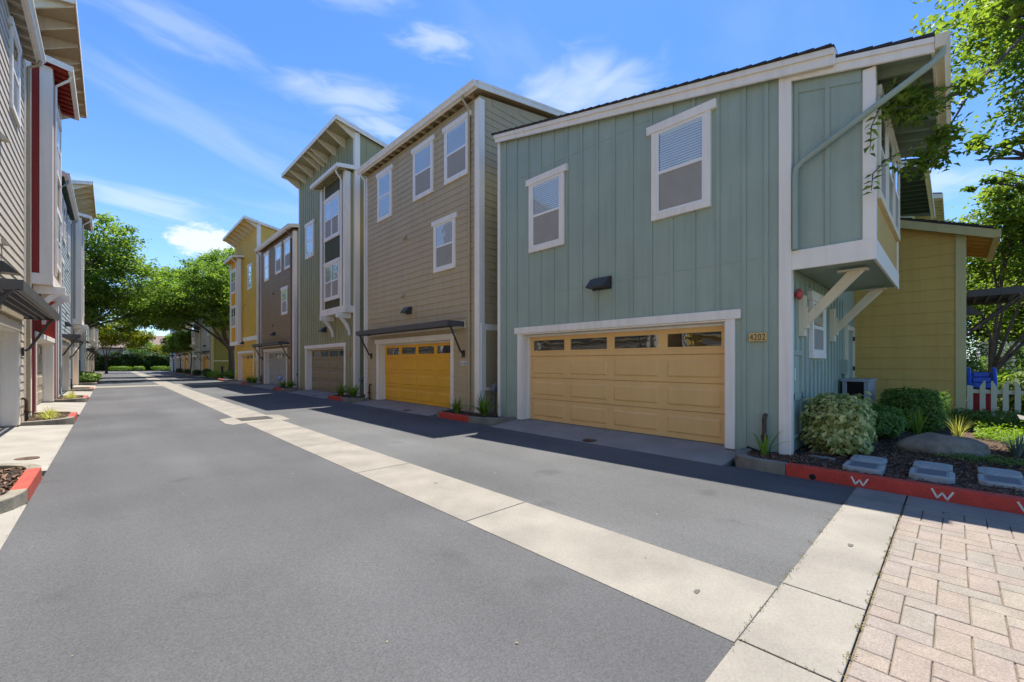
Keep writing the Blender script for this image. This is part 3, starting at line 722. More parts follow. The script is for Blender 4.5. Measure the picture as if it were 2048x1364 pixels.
def planter(fr, n0, r0, r1, n1, f, red=KRED):
    """planting pocket between two garages: kerb curving out from the wall at n0, red between r0 and r1, back to the wall at n1"""
    rad = min(r0-n0, .55)
    near = [(n0, .02)] + [(n0+(r0-n0)*(1-math.cos(R(90*k/8))), f*math.sin(R(90*k/8))) for k in range(2, 9)]
    k2 = min(n1-r1, .8)
    far = [(r1+k2*math.sin(R(90*k/8)), f*(math.cos(R(90*k/8)))) for k in range(0, 8)]+[(r1+k2, .02)]
    to = lambda pts: [fr.pt(a, o, 0)[:2] for a, o in pts]
    sgn = 1 if fr is RIGHT else -1
    def rib(pts, m):
        pts = to(pts)
        if sgn < 0: pts = pts[::-1]
        P = pts
        ribbon(P if sgn < 0 else P[::-1], .14 if False else -.14 if False else .14, -.15, .045, m)
    # ribbon offsets to the left of travel: travel so that the soil is on the left
    def rib2(pts, m, name='kerb'):
        pts = to(pts); cx, cy = fr.pt((n0+n1)/2, .1, 0)[:2]
        a, b = Vector(pts[0]), Vector(pts[-1]); mid = Vector(pts[len(pts)//2]) if len(pts) > 2 else (a+b)/2
        t = (Vector(pts[1])-Vector(pts[0])); nn = Vector((-t.y, t.x)); 
        if nn.dot(Vector((cx, cy))-Vector(pts[0])) < 0: pts = pts[::-1]
        ribbon(pts, .14, -.15, .045, m, name)
    rib2(near, CONC3); rib2([(r0+.002, f), (r1-.002, f)], red); rib2(far, CONC3)
    mb = MB(fr)
    inn = [(n0+.05, -.02)]+[(n0+.07+(r0-n0)*(1-math.cos(R(90*k/8))), (f-.07)*math.sin(R(90*k/8))) for k in range(1, 9)]+[(r1+(k2-.07)*math.sin(R(90*k/8)), (f-.07)*math.cos(R(90*k/8))) for k in range(0, 8)]+[(r1+k2-.05, -.02)]
    mb.quad([(a, o, .0) for a, o in inn]); struct(mb.build('planter_soil', SOIL))

# ------------------------------------------------------------------ leaves
def leaf_mesh(name, C, size, m, parent=None, seed=0, up=.35, tint=None, aspect=.55, D=None, fold=True, org=(0, 0, 0), extra=None):
    rg = np.random.default_rng(seed); C = np.asarray(C, float); n = len(C)
    nr = rg.normal(size=(n, 3)); nr[:, 2] = np.abs(nr[:, 2])+up*1.5; nr /= np.linalg.norm(nr, axis=1)[:, None]
    d = rg.normal(size=(n, 3)) if D is None else np.asarray(D, float)+rg.normal(size=(n, 3))*.25
    d -= nr*np.sum(d*nr, 1)[:, None]; d /= np.linalg.norm(d, axis=1)[:, None]+1e-9
    s = np.cross(nr, d); L = (size*rg.uniform(.65, 1.3, n))[:, None]; Wd = L*aspect
    o = np.array(ORG.get(parent.name, (0, 0, 0)) if parent else org)
    A = C-o
    lift = nr*Wd*.28
    V = np.empty((n, 4, 3)); V[:, 0] = A-d*L*.5; V[:, 1] = A+s*Wd*.5+lift-d*L*.05; V[:, 2] = A+d*L*.5-nr*L*.1; V[:, 3] = A-s*Wd*.5+lift-d*L*.05
    me = bpy.data.meshes.new(name); me.vertices.add(n*4); me.vertices.foreach_set('co', V.reshape(-1))
    me.loops.add(n*6); me.polygons.add(n*2)
    b = np.arange(n)[:, None]*4
    idx = np.concatenate([b+np.array([0, 1, 2]), b+np.array([0, 2, 3])], 1).reshape(-1)
    me.loops.foreach_set('vertex_index', idx.astype(np.int32)); me.polygons.foreach_set('loop_start', np.arange(0, n*6, 3, dtype=np.int32))
    me.polygons.foreach_set('loop_total', np.full(n*2, 3, np.int32))
    me.update(); me.validate()
    t = rg.uniform(0, 1, n) if tint is None else np.clip(np.asarray(tint)+rg.normal(size=n)*.16, 0, 1)
    at = me.attributes.new('tint', 'FLOAT', 'FACE'); at.data.foreach_set('value', np.repeat(t, 2).astype(np.float32))
    me.materials.append(m)
    ob = bpy.data.objects.new(name, me); COL.objects.link(ob)
    if parent: ob.parent = parent
    else: ob.location = o
    ORG[ob.name] = tuple(o)
    return ob
LEAF = {
 'street': leafmat('street_tree_leaf', (.05, .11, .018), (.25, .355, .06), .52),
 'lime': leafmat('lime_leaf', (.10, .16, .012), (.34, .34, .02), .45),
 'near': leafmat('near_tree_leaf', (.05, .11, .018), (.265, .35, .055), .52),
 'deep': leafmat('evergreen_leaf', (.025, .055, .015), (.09, .15, .035), .25),
 'hedge': leafmat('hedge_leaf', (.05, .12, .022), (.24, .36, .07), .4),
 'bright': leafmat('groundcover_leaf', (.07, .16, .015), (.30, .42, .05), .4),
 'varieg': leafmat('variegated_leaf', (.13, .21, .045), (.82, .78, .34), .3),
 'strap': leafmat('strap_leaf', (.06, .13, .02), (.30, .42, .06), .4),
 'tuft': leafmat('yellow_tuft_leaf', (.24, .26, .04), (.60, .58, .16), .35),
 'grey': leafmat('grey_green_leaf', (.09, .14, .11), (.24, .31, .24), .25),
 'needle': leafmat('conifer_needle', (.010, .028, .014), (.03, .07, .03), .1),
 'mulch': leafmat('bark_chip', (.035, .022, .016), (.36, .22, .14), 0, .9),
 'moss': leafmat('joint_moss', (.10, .085, .03), (.24, .20, .07), 0, .9),
 'litter': leafmat('dry_litter', (.25, .17, .05), (.5, .42, .2), 0, .9),
}
def lobe_points(lobes, n, seed, clump=26, spread=.16, shell=.55, flat=.75):
    rg = np.random.default_rng(seed); P = []; T = []
    wts = np.array([l[3]**2.2 for l in lobes]); wts /= wts.sum()
    for l, wt in zip(lobes, wts):
        c = np.array(l[:3]); r = l[3]; k = max(3, int(n*wt/clump))
        d = rg.normal(size=(k, 3)); d /= np.linalg.norm(d, axis=1)[:, None]
        rad = r*(shell+(1-shell)*rg.uniform(0, 1, k)**.7)*rg.uniform(.86, 1.12, k)
        cc = c+d*rad[:, None]*np.array([1, 1, flat])
        ct = rg.uniform(.12, .88, k)
        for j in range(k):
            m_ = max(4, int(clump*rg.uniform(.5, 1.5)))
            q = cc[j]+rg.normal(size=(m_, 3))*np.array([1, 1, .55])*spread*r*rg.uniform(.6, 1.2)
            P.append(q); T.append(np.full(m_, ct[j]))
    return np.concatenate(P), np.concatenate(T)
def tree(name, label, base, lobes, n, leaf, lm, trunk=(.2, 3), seed=1, group=None, cat='tree', forks=1.0, clump=26, spread=.16, bark=None, shell=.55, twigs=14):
    root = thing(name, label, cat, base, group); rg = random.Random(seed)
    bx, by, bz = base; tr, th = trunk; mb = MB(); top = Vector((bx+rg.uniform(-.15, .15), by+rg.uniform(-.15, .15), bz+th))
    mb.tube([(bx, by, bz-.1), (bx, by, bz+.12), (bx+(top.x-bx)*.4+.05, by+(top.y-by)*.4, bz+th*.5), tuple(top)], [tr*1.5, tr*1.08, tr*.92, tr*.8], 10)
    for l in lobes:
        e = Vector(l[:3]); s = top-Vector((0, 0, rg.uniform(0, th*.15))); md = s.lerp(e, .45)+Vector((rg.uniform(-.3, .3), rg.uniform(-.3, .3), -.1*l[3]*.3))
        r0 = tr*.55*forks
        mb.tube([tuple(s), tuple(s.lerp(md, .5)+Vector((0, 0, .05))), tuple(md), tuple(md.lerp(e, .6)), tuple(e+Vector((0, 0, l[3]*.3)))], [r0, r0*.8, r0*.6, r0*.36, r0*.12], 7)
        for k in range(twigs):
            d = Vector((rg.gauss(0, 1), rg.gauss(0, 1), rg.gauss(.2, .7))).normalized()*l[3]*rg.uniform(.6, .95)
            s2 = md.lerp(e, rg.uniform(.2, 1)); e2 = e+d
            mb.tube([tuple(s2), tuple(s2.lerp(e2, .5)+Vector((rg.uniform(-.1, .1), rg.uniform(-.1, .1), .1))*l[3]*.4), tuple(e2)], [r0*.28, r0*.17, r0*.06], 5)
    mb.build('trunk', bark or BARK, root, smooth=True)
    P, T = lobe_points(lobes, n, seed, clump, spread, shell)
    leaf_mesh('crown', P, leaf, lm, root, seed, tint=T)
    return root
def shrub(name, label, c, r, n, leaf, lm, seed=1, cat='shrub', group=None, box=.0, core=True, aspect=.55, stemmy=True, up=.3):
    """clipped or rounded bush standing on the ground at c; r = half sizes (x, y) and full height; box pushes it towards a block"""
    root = thing(name, label, cat, c, group); rg = np.random.default_rng(seed)
    d = rg.normal(size=(n, 3)); d /= np.linalg.norm(d, axis=1)[:, None]
    if box: 
        pw = 1/(1-box*.75); k = (np.abs(d)**(2*pw)).sum(1)**(-1/(2*pw)); d = d*k[:, None]
    ph = rg.uniform(0, 6.28, 6)
    wob = 1+.07*np.sin(d[:, 0]*7+ph[0])*np.sin(d[:, 1]*6+ph[1])+.06*np.sin(d[:, 2]*9+ph[2]+d[:, 0]*5)
    rad = (rg.uniform(0, 1, n)**.25)*wob*rg.uniform(.93, 1.06, n)
    h = r[2]; P = np.stack([c[0]+d[:, 0]*rad*r[0], c[1]+d[:, 1]*rad*r[1], c[2]+h*.52+d[:, 2]*rad*h*.5], 1)
    t = .45+.35*np.sin(d[:, 0]*11+ph[3])*np.sin(d[:, 1]*9+ph[4])*np.sin(d[:, 2]*8+ph[5])
    leaf_mesh('foliage', P, leaf, lm, root, seed, tint=t, aspect=aspect, up=up)
    if stemmy:
        mb = MB(); r2 = random.Random(seed)
        for k in range(9):
            e = Vector((c[0]+r2.uniform(-.7, .7)*r[0], c[1]+r2.uniform(-.7, .7)*r[1], c[2]+h*r2.uniform(.5, .9))); s = Vector((c[0]+r2.uniform(-.12, .12)*r[0], c[1]+r2.uniform(-.12, .12)*r[1], c[2]-.03))
            mb.tube([tuple(s), tuple(s.lerp(e, .5)+Vector((0, 0, -.05*h))), tuple(e)], [.022*h+.004, .014*h+.003, .004], 6)
        mb.build('stems', BARK, root)
    return root
def blades(name, label, c, n, length, width, lm, seed=1, spread=1.0, cat='plant', group=None, stiff=.5):
    root = thing(name, label, cat, c, group); rg = random.Random(seed); V = []; F = []; T = []
    for k in range(n):
        a = rg.uniform(0, 6.283); L_ = length*rg.uniform(.6, 1.1); lean = rg.uniform(.1, 1)*spread; w = width*rg.uniform(.7, 1.2)
        dx, dy = math.cos(a), math.sin(a); px, py = -dy, dx; b = len(V); x = y = 0; z = 0; th = R(88-25*lean); st = L_/6; t = rg.uniform(.1, .9)
        x0, y0 = dx*rg.uniform(0, .05), dy*rg.uniform(0, .05)
        for i in range(7):
            ww = w*.5*(1-(i/6)**2.2)+.0006; fx, fy, fz = x0+dx*x, y0+dy*x, z
            V.append((fx+px*ww, fy+py*ww, fz+ww*.35)); V.append((fx, fy, fz)); V.append((fx-px*ww, fy-py*ww, fz+ww*.35))
            x += math.cos(th)*st; z += math.sin(th)*st; th -= lean*(1-stiff)*R(34)
        for i in range(6):
            q = b+i*3; F += [(q, q+1, q+4, q+3), (q+1, q+2, q+5, q+4)]; T += [t, t]
    me = bpy.data.meshes.new('leaves'); me.from_pydata(V, [], F); me.materials.append(lm)
    at = me.attributes.new('tint', 'FLOAT', 'FACE'); at.data.foreach_set('value', T)
    me.polygons.foreach_set('use_smooth', [True]*len(me.polygons))
    ob = bpy.data.objects.new('leaves', me); COL.objects.link(ob); ob.parent = root; ORG[ob.name] = tuple(c)
    return root

# ------------------------------------------------------------------ the right-hand row
GR = 'townhouses along the alley'
# near two-storey house, board and batten, number 4202
def corner_house():
    fr = RIGHT; y0, y1 = 1.68, 8.10
    root = thing('townhouse', 'sage green two-storey house with wide tan garage door, numbered 4202', 'house', fr.pt(5, -3, 0), GR)
    D = 5.90; top = lambda y: 7.24-.22*(8.05-y); bot = lambda y: top(y)-.13
    d0, d1 = 2.58, 7.235
    core = MB(fr)
    core.prism([(y0, -D, -.15), (d0-.02, -D, -.15), (d0-.02, -D, 2.09), (d1+.02, -D, 2.09), (d1+.02, -D, -.15), (y1, -D, -.15), (y1, -D, bot(y1)-.01), (y0, -D, bot(y0)-.01)], (0, D, 0))
    core.box(d0-.02, d1+.02, -D, -.32, -.15, 2.089)
    holes = [(5.92, 6.99, 3.98, 5.75), (2.79, 3.85, 3.98, 5.75), (2.40, 7.40, 0, 2.24)]
    xs = [7.85-.397*k for k in range(15)]+[1.98]
    battens(core, xs, 0, 0, holes, ztop=lambda a: bot(a)-.02, w=.06, t=.02)
    for z in (3.0, 5.90):
        zz = z
        for p, q in ((y0+.16, 2.70), (3.95, 5.82), (7.10, y1-.06)) if 3.9 < z < 5.75 else ((y0+.16, y1-.06),):
            q = min(q, y1-.06)
            if z > 5.7: p = max(p, 8.05-(7.24-z-.4)/.22)
            core.box(p, q, 0, .005, z, z+.011)
    sf = Fr((0, y0), (1, 0), (0, -1)); c2 = MB(sf)
    battens(c2, [7.62+.3*k for k in range(14)], 0, 2.74, [(8.4, 9.56, 1.42, 2.65), (11.8, 12.95, 0, 2.2), (7.36, 7.98, .0, 1.58)], w=.05)
    c2.box(7.42, 13.1, 0, .006, 2.66, 2.75)
    k = len(core.V); core.V += c2.V; core.F += [[i+k for i in f] for f in c2.F]; core.M += c2.M
    core.build('wall', GREENB, root)
    mb = MB(fr)
    ell(mb, 1.65, 1.81, -.12, bot(1.75)-.06, z0=-.02); mb.build('corner_board', WHITE, root, bevel=.006)
    mb = MB(fr); ell(mb, 8.13, 8.04, -.12, bot(8.1)-.06, z0=-.02); mb.build('corner_board', WHITE, root, bevel=.006)
    # main roof
    e0, e1 = 1.15, 8.14
    mb = MB(fr); mb.prism([(e0-.03, .17, top(e0)-.03), (e0-.03, .17, top(e0-.03)-.008), (e1+.02, .17, top(e1)-.008), (e1+.02, .17, top(e1)-.03)], (0, -D-.3, 0))
    for k in range(36):     # course edges of the shingles along the rake
        a = e0+k*.197; mb.prism([(a, .175, top(a)-.02), (a, .175, top(a)+.012), (a+.19, .175, top(a+.19)-.005), (a+.19, .175, top(a+.19)-.02)], (0, -.5, 0))
    rf = mb.build('roof', SHING, root)
    mb = MB(fr)
    mb.prism([(e0, .07, top(e0)-.25), (e0, .07, top(e0)-.032), (e1, .07, top(e1)-.032), (e1, .07, top(e1)-.22)], (0, .045, 0))
    mb.prism([(e0-.02, .115, top(e0)-.12), (e0-.02, .115, top(e0)-.031), (e1+.02, .115, top(e1)-.031), (e1+.02, .115, top(e1)-.12)], (0, .03, 0))
    mb.prism([(e0-.03, -2.5, top(e0)-.25), (e0, -2.5, top(e0)-.25), (e0, -2.5, top(e0)-.032), (e0-.03, -2.5, top(e0)-.032)], (0, 2.615, 0))
    mb.build('fascia', WHITE, rf, bevel=.006)
    mb = MB(fr); mb.prism([(e0, .07, top(e0)-.14), (e0, .07, top(e0)-.10), (y1, .07, top(y1)-.10), (y1, .07, top(y1)-.14)], (0, -.075, 0))
    mb.prism([(e0, -2.4, top(e0)-.19), (e0, -2.4, top(e0)-.14), (y0, -2.4, top(y0)-.14), (y0, -2.4, top(y0)-.19)], (0, 2.40, 0))
    mb.build('soffit', GREENB, rf)
    # windows and garage
    window(fr, root, 5.92, 6.99, 3.99, 5.74); window(fr, root, 2.79, 3.85, 3.99, 5.74)
    garage(fr, root, d0, d1, D_TAN)
    sconce(fr, root, 4.96, 2.90, .44)
    plate(fr, root, 2.215, 1.965, 1.715, 1.85, '4202', PLATE_C, INKB)
    standpipe(fr, root, 1.985, .09, .58)
    # bay on the end wall
    b0, b1, xo, xi = .74, 1.66, -.05, -3.33
    bt = lambda y: 5.60-.25*(1.15-y)
    mb = MB(fr)
    mb.prism([(b0, xi, 2.80), (b1, xi, 2.80), (b1, xi, bt(b1)-.15), (b0, xi, bt(b0)-.15)], (0, xo-xi, 0))
    for a, w in ((1.23, .055), (1.60, .05)): mb.box(a-w/2, a+w/2, xo, xo+.02, 3.03, bt(a)-.25)
    mb.prism([(.86, xo, bt(.86)-.36), (.86, xo, bt(.86)-.16), (1.63, xo, bt(1.63)-.16), (1.63, xo, bt(1.63)-.36)], (0, .014, 0))
    bay = mb.build('bay', GREENB, root)
    mb = MB(fr)
    mb.box(b0-.035, b1, xo, xo+.04, 2.755, 3.035); mb.box(b0-.035, b0, xi-.03, xo, 2.755, 3.035)
    mb.box(b0-.03, b0+.105, xo, xo+.035, 3.035, bt(b0)-.2); mb.box(b0-.03, b0, xo-.12, xo, 3.035, bt(b0)-.15)
    mb.box(b0-.03, b0, xi, xi+.12, 3.035, bt(b0)-.15)
    mb.build('bay_trim', WHITE, bay, bevel=.006)
    bf = Fr((0, b0), (1, 0), (0, -1))
    mb = MB(bf); mb.box(7.46, 10.46, 0, .008, 3.035, 3.62)
    for a in frange(7.5, 10.4, .12): mb.box(a, a+.1, .008, .014, 3.04, 3.60)
    mb.build('bay_panel', OLIVEY, bay)
    for k in range(3): window(bf, root, 7.47+k*1.0, 8.44+k*1.0, 3.6, 5.12, ears=0, name='bay_window', trim=CREAM, lower='screen', detail=False)
    mb = MB(fr); E0 = .16
    mb.prism([(E0, .06, bt(E0)-.02), (E0, .06, bt(E0)+.015), (e0+.06, .06, bt(e0+.06)+.015), (e0+.06, .06, bt(e0+.06)-.02)], (0, xi-.5, 0))
    for k in range(6): 
        a = E0+k*.19; mb.prism([(a, .07, bt(a)-.01), (a, .07, bt(a)+.03), (a+.18, .07, bt(a+.18)+.016), (a+.18, .07, bt(a+.18)-.01)], (0, -.5, 0))
    br = mb.build('bay_roof', SHING, bay)
    mb = MB(fr)
    mb.prism([(E0, .0, bt(E0)-.20), (E0, .0, bt(E0)-.021), (1.66, .0, bt(1.66)-.021), (1.66, .0, bt(1.66)-.20)], (0, .04, 0))
    mb.prism([(E0, .04, bt(E0)-.09), (E0, .04, bt(E0)-.021), (1.14, .04, bt(1.14)-.021), (1.14, .04, bt(1.14)-.09)], (0, .022, 0))
    mb.box(E0-.001, E0+.03, xi-.42, 0, bt(E0)-.2, bt(E0)-.022)
    mb.build('bay_fascia', WHITE, bay, bevel=.005)
    mb = MB(fr); mb.prism([(E0+.03, 0, bt(E0+.03)-.10), (E0+.03, 0, bt(E0+.03)-.06), (b1, 0, bt(b1)-.06), (b1, 0, bt(b1)-.10)], (0, xi-.4, 0))
    for k in range(9): o = -.35-k*.4; mb.prism([(E0+.03, o, bt(E0)-.19), (E0+.03, o, bt(E0+.03)-.101), (b0, o, bt(b0)-.101), (b0, o, bt(b0)-.24)], (0, .045, 0))
    mb.build('bay_soffit', GREENB, bay)
    gutter(Fr((7.27, 0), (-1, 0), (0, -1)), root, -.06, 3.8, -E0, bt(E0)-.19)if False else None
    gm = MB(fr); h = .15; zz = bt(E0)-.17
    gm.prism([(E0-.002, .07, zz), (E0-.08, .07, zz), (E0-.10, .07, zz+h*.45), (E0-.13, .07, zz+h*.7), (E0-.13, .07, zz+h), (E0-.002, .07, zz+h)], (0, xi-.52, 0))
    gm.build('gutter', CREAM, root)
    downspout(fr, root, [(.10, .0, zz+.02), (.10, .0, zz-.06), (.17, .02, zz-.14), (1.50, .035, 4.30), (1.585, .035, 4.22), (1.60, .035, 4.10), (1.60, .035, 3.04)], GREENB, .04)
    for X in (7.88, 10.26):
        mb = MB(fr); o = 7.27-X
        mb.box(1.60, 1.68, o-.09, o+.09, 1.80, 2.44); mb.box(1.56, 1.60, o-.065, o+.065, 1.92, 2.26)
        mb.box(.85, 1.20, o-.08, o+.08, 2.725, 2.752)
        mb.prism([(1.56, o-.05, 1.98), (1.56, o-.05, 2.16), (1.08, o-.05, 2.725), (.89, o-.05, 2.725)], (0, .10, 0))
        mb.build('bay_bracket', CREAM, root, bevel=.006)
    window(sf, root, 8.46, 9.50, 1.46, 2.58, lower='screen', upper='blind')
    mb = MB(sf); mb.box(11.86, 11.96, 0, .05, 0, 2.12); mb.box(12.78, 12.88, 0, .05, 0, 2.12); mb.box(11.86, 12.88, 0, .05, 2.12, 2.22)
    fr_ = mb.build('entry_door_frame', CREAM, root); mb = MB(sf); mb.box(11.96, 12.78, 0, .02, .02, 2.12); dd = mb.build('entry_door', GREENB, root)
    mb = MB(sf); mb.tube([(12.05, .02, 1.0), (12.05, .07, 1.0)], .03, 8); mb.build('handle', DARKM, dd); mb = MB(sf)
    for z in (.4, 1.2, 1.9): mb = MB(sf); mb.box(12.77, 12.80, .02, .06, z, z+.1); mb.build('hinge', DARKM, dd)
    mb = MB(sf); mb.lathe((7.52, 0, 2.42), [(.03, 0), (.03, .05), (.085, .055), (.085, .085), (.05, .11)], 18, axis='o'); mb.build('alarm_bell', mat('alarm_red', (.5, .06, .05), rough=.35), root, smooth=True)
    mb = MB(sf); mb.box(7.38, 7.92, 0, .03, .25, .30); mb.box(7.38, 7.44, 0, .03, .3, 1.5); mb.box(7.86, 7.92, 0, .03, .3, 1.5); mb.box(7.38, 7.92, 0, .03, 1.5, 1.58); mb.box(7.38, 7.92, 0, .03, .82, .92)
    mb.build('utility_cabinet', GREENB, root)
    mb = MB(sf); mb.box(7.48, 7.54, .0, .02, 1.12, 1.30); mb.build('cabinet_label', WHITE, root)
    mb = MB(sf); mb.box(11.2, 11.5, .0, .14, 1.15, 1.45); mb.tube([(11.35, .07, 1.15), (11.35, .07, .3)], .025, 6); mb.build('electric_box', GREENB, root)
    return root
corner_house()
h2 = house_A(RIGHT, 8.90, 'taupe lap-sided house with golden yellow garage door under a dark awning', TAUPE, D_YEL,
             dict(group=GR, side=True, number=(9.70, 9.42, 1.30, 1.43, '4180', PLATE_W, INK)))
# tall meter cupboard on its near end wall
sf = Fr((0, 8.90), (1, 0), (0, -1)); mb = MB(sf)
mb.box(7.29, 7.45, .024, .06, .62, 2.45); mb.box(7.45, 8.7, .024, .06, 2.28, 2.45); mb.box(7.45, 8.7, .024, .06, .62, .70)
cb = mb.build('meter_cupboard', WHITE, h2, bevel=.005)
mb = MB(sf); mb.box(7.45, 8.7, .024, .045, .70, 2.28)
for z in (.95, 1.32):
    for k in range(7): mb.box(7.66+k*.06, 7.70+k*.06, .045, .052, z, z+.13)
mb.lathe((7.50, .045, 1.5), [(.02, 0), (.02, .03)], 10, axis='o')
mb.build('cupboard_door', TAUPE, cb)
meters(RIGHT, h2, 8.60, -.28, .25)
h3 = house_B(RIGHT, 16.90, 'olive green board-and-batten house with a white-trimmed bay on brackets', OLIVEG, D_OLV,
             dict(group=GR, side=True, number=(17.62, 17.34, 1.66, 1.84, '', PLATE_B, INKB)))
meters(RIGHT, h3, 16.62, -.2, .25)
h4 = house_A(RIGHT, 24.85, 'dark brown lap-sided house with a grey garage door under its awning', BROWN, D_GRY,
             dict(group=GR, side=True, number=(25.62, 25.34, 1.36, 1.52, '', PLATE_B, INKB), spout=BROWN))
meters(RIGHT, h4, 24.55, -.2, .3)
h5 = house_B(RIGHT, 32.65, 'golden yellow house with a cream bay at its far end and yellow garage', YELLOW, D_YEL,
             dict(group=GR, side=True, bay_far=True, band=2.98, panel=D_YEL, number=(33.2, 32.95, 1.5, 1.68, '', PLATE_W, INK)))
meters(RIGHT, h5, 32.3, -.15, .3)
def side_lap(fr, y0, root, m, ztop, D=9, band=None):
    sf = Fr(fr.pt(y0, 0, 0)[:2], tuple(-c for c in fr.o), tuple(-c for c in fr.a)); c = MB(sf)
    lap(c, .18, D, 0, ztop); c.build('side_wall', m, root)
    if band: c = MB(sf); c.box(.18, D, .02, .05, band, band+.1); c.build('belt_board', CREAM, root)
F0 = 50.7
f1 = house_A(RIGHT, F0, 'grey lap-sided house with a moss green end wall behind the street tree', GREYS, D_YEL, dict(group=GR, detail=False, trim=PALEY))
side_lap(RIGHT, F0, f1, MOSS, 8.6, band=1.5)
house_B(RIGHT, F0+7.95, 'grey-green house with a white bay, second beyond the cross strip on the right', GREENB, D_GRY, dict(group=GR, detail=False, bay=WHITE))
house_A(RIGHT, F0+15.9, 'ochre yellow house half hidden by the two slim street trees', YELLOW, D_YEL, dict(group=GR, detail=False))
house_B(RIGHT, F0+23.85, 'red house with pale bay near the far end of the right row', RED, D_WHT, dict(group=GR, detail=False, bay=WHITE))
house_A(RIGHT, F0+31.8, 'pale blue-grey house at the very end of the right row', BLUEG, D_WHT, dict(group=GR, detail=False))
# ------------------------------------------------------------------ the left-hand row
LW = [(4.87, 5.94, 6.6, 8.41, 'glass'), (2.22, 3.40, 6.67, 8.41, 'screen'), (.42, 1.60, 6.67, 8.39, 'screen'), (1.06, 2.18, 4.14, 5.73, 'screen')]
h = house_A(LEFT, .45, 'yellow house left of the camera, mirrored in the tan garage door panes', YELLOW, D_WHT, dict(group=GR, windows=LW))
h = house_A(LEFT, 8.40, 'tan lap-sided house at left edge with steel awning over a white-framed garage', TAN, D_WHT, dict(group=GR, windows=LW, spout=TAUPE))
h = house_B(LEFT, 16.35, 'barn red house with a tall white-cornered bay and beige garage door', RED, D_BEI, dict(group=GR, soffit=TAUPE, panel=TAUPE))
h = house_A(LEFT, 24.30, 'pale blue-grey lap-sided house next to the red house', BLUEG, D_BEI, dict(group=GR, soffit=TEAL, trim=WHITE, spout=BLUEG))
h = house_B(LEFT, 32.20, 'beige house with yellow base and broad cream eave on the left', BEIGE, D_YEL, dict(group=GR, soffit=PALEY, panel=YELLOW, bay=BEIGE))
side_mats = [(BLUEG, D_WHT, 'A', 'blue-grey house just past the planting gap on the left'), (TAN, D_YEL, 'B', 'tan house with bay, second past the planting gap on the left'),
             (GREYS, D_GRY, 'A', 'grey house, third past the planting gap on the left'), (PALEY, D_YEL, 'B', 'pale yellow house beside the small lime tree at the end of the left row')]
for i, (wm, dm, k, lb) in enumerate(side_mats):
    (house_A if k == 'A' else house_B)(LEFT, 47.5+7.95*i, lb, wm, dm, dict(group=GR, detail=False, awning=True))

# ------------------------------------------------------------------ olive porch house and the houses behind it
def olive_house():
    root = thing('cottage', 'olive yellow lap-sided house behind the garden with low sloping roof', 'house', (14.6, 1.5, 0), 'houses behind the garden')
    of = Fr((13.2, 0), (0, 1), (-1, 0)); top = lambda a: 4.67+(a-.87)*.376; D = 2.6
    mb = MB(of); y0, y1 = -.15, 3.6
    mb.prism([(y0, -D, -.15), (y1, -D, -.15), (y1, -D, top(y1)-.12), (y0, -D, top(y0)-.12)], (0, D, 0))
    lap(mb, y0+.13, y1, 0, 5.6, e=.25, clip=lambda z, t, a, b: (max(a, .87+(t-.05-4.67)/.376), b))
    mb.build('wall', OLIVEY, root)
    mb = MB(of); mb.box(y0-.03, y0+.13, 0, .04, -.05, top(y0)-.15); mb.box(y0-.03, y0, -.13, 0, -.05, top(y0)-.1); mb.build('corner_board', PALEY, root, bevel=.006)
    e0 = -.56; mb = MB(of)
    mb.prism([(e0, .22, top(e0)-.03), (e0, .22, top(e0)+.02), (y1, .22, top(y1)+.02), (y1, .22, top(y1)-.03)], (0, -D-.45, 0))
    for k in range(20): a = e0+k*.2; mb.prism([(a, .235, top(a)-.01), (a, .235, top(a)+.04), (a+.19, .235, top(a+.19)+.021), (a+.19, .235, top(a+.19)-.01)], (0, -.4, 0))
    rf = mb.build('roof', SHING, root)
    mb = MB(of); mb.prism([(e0, .19, top(e0)-.21), (e0, .19, top(e0)-.031), (y1, .19, top(y1)-.031), (y1, .19, top(y1)-.21)], (0, .03, 0))
    mb.box(e0-.10, e0, -D-.2, .20, top(e0)-.20, top(e0)-.04); mb.build('fascia', PALEY, rf)
    mb = MB(of); mb.prism([(e0, .18, top(e0)-.09), (e0, .18, top(e0)-.05), (y0, .18, top(y0)-.05), (y0, .18, top(y0)-.09)], (0, -D-.38, 0))
    for k in range(7): o = .05-k*.42; mb.prism([(e0, o, top(e0)-.17), (e0, o, top(e0)-.091), (y0, o, top(y0)-.091), (y0, o, top(y0)-.19)], (0, .05, 0))
    mb.build('soffit', OLIVEY, rf)
    s2 = Fr((0, y0), (1, 0), (0, -1)); awning(s2, root, 13.55, 15.6, z=2.82, proj=.95, ledger=False); sconce(s2, root, 13.6, 2.42, .2)
olive_house()
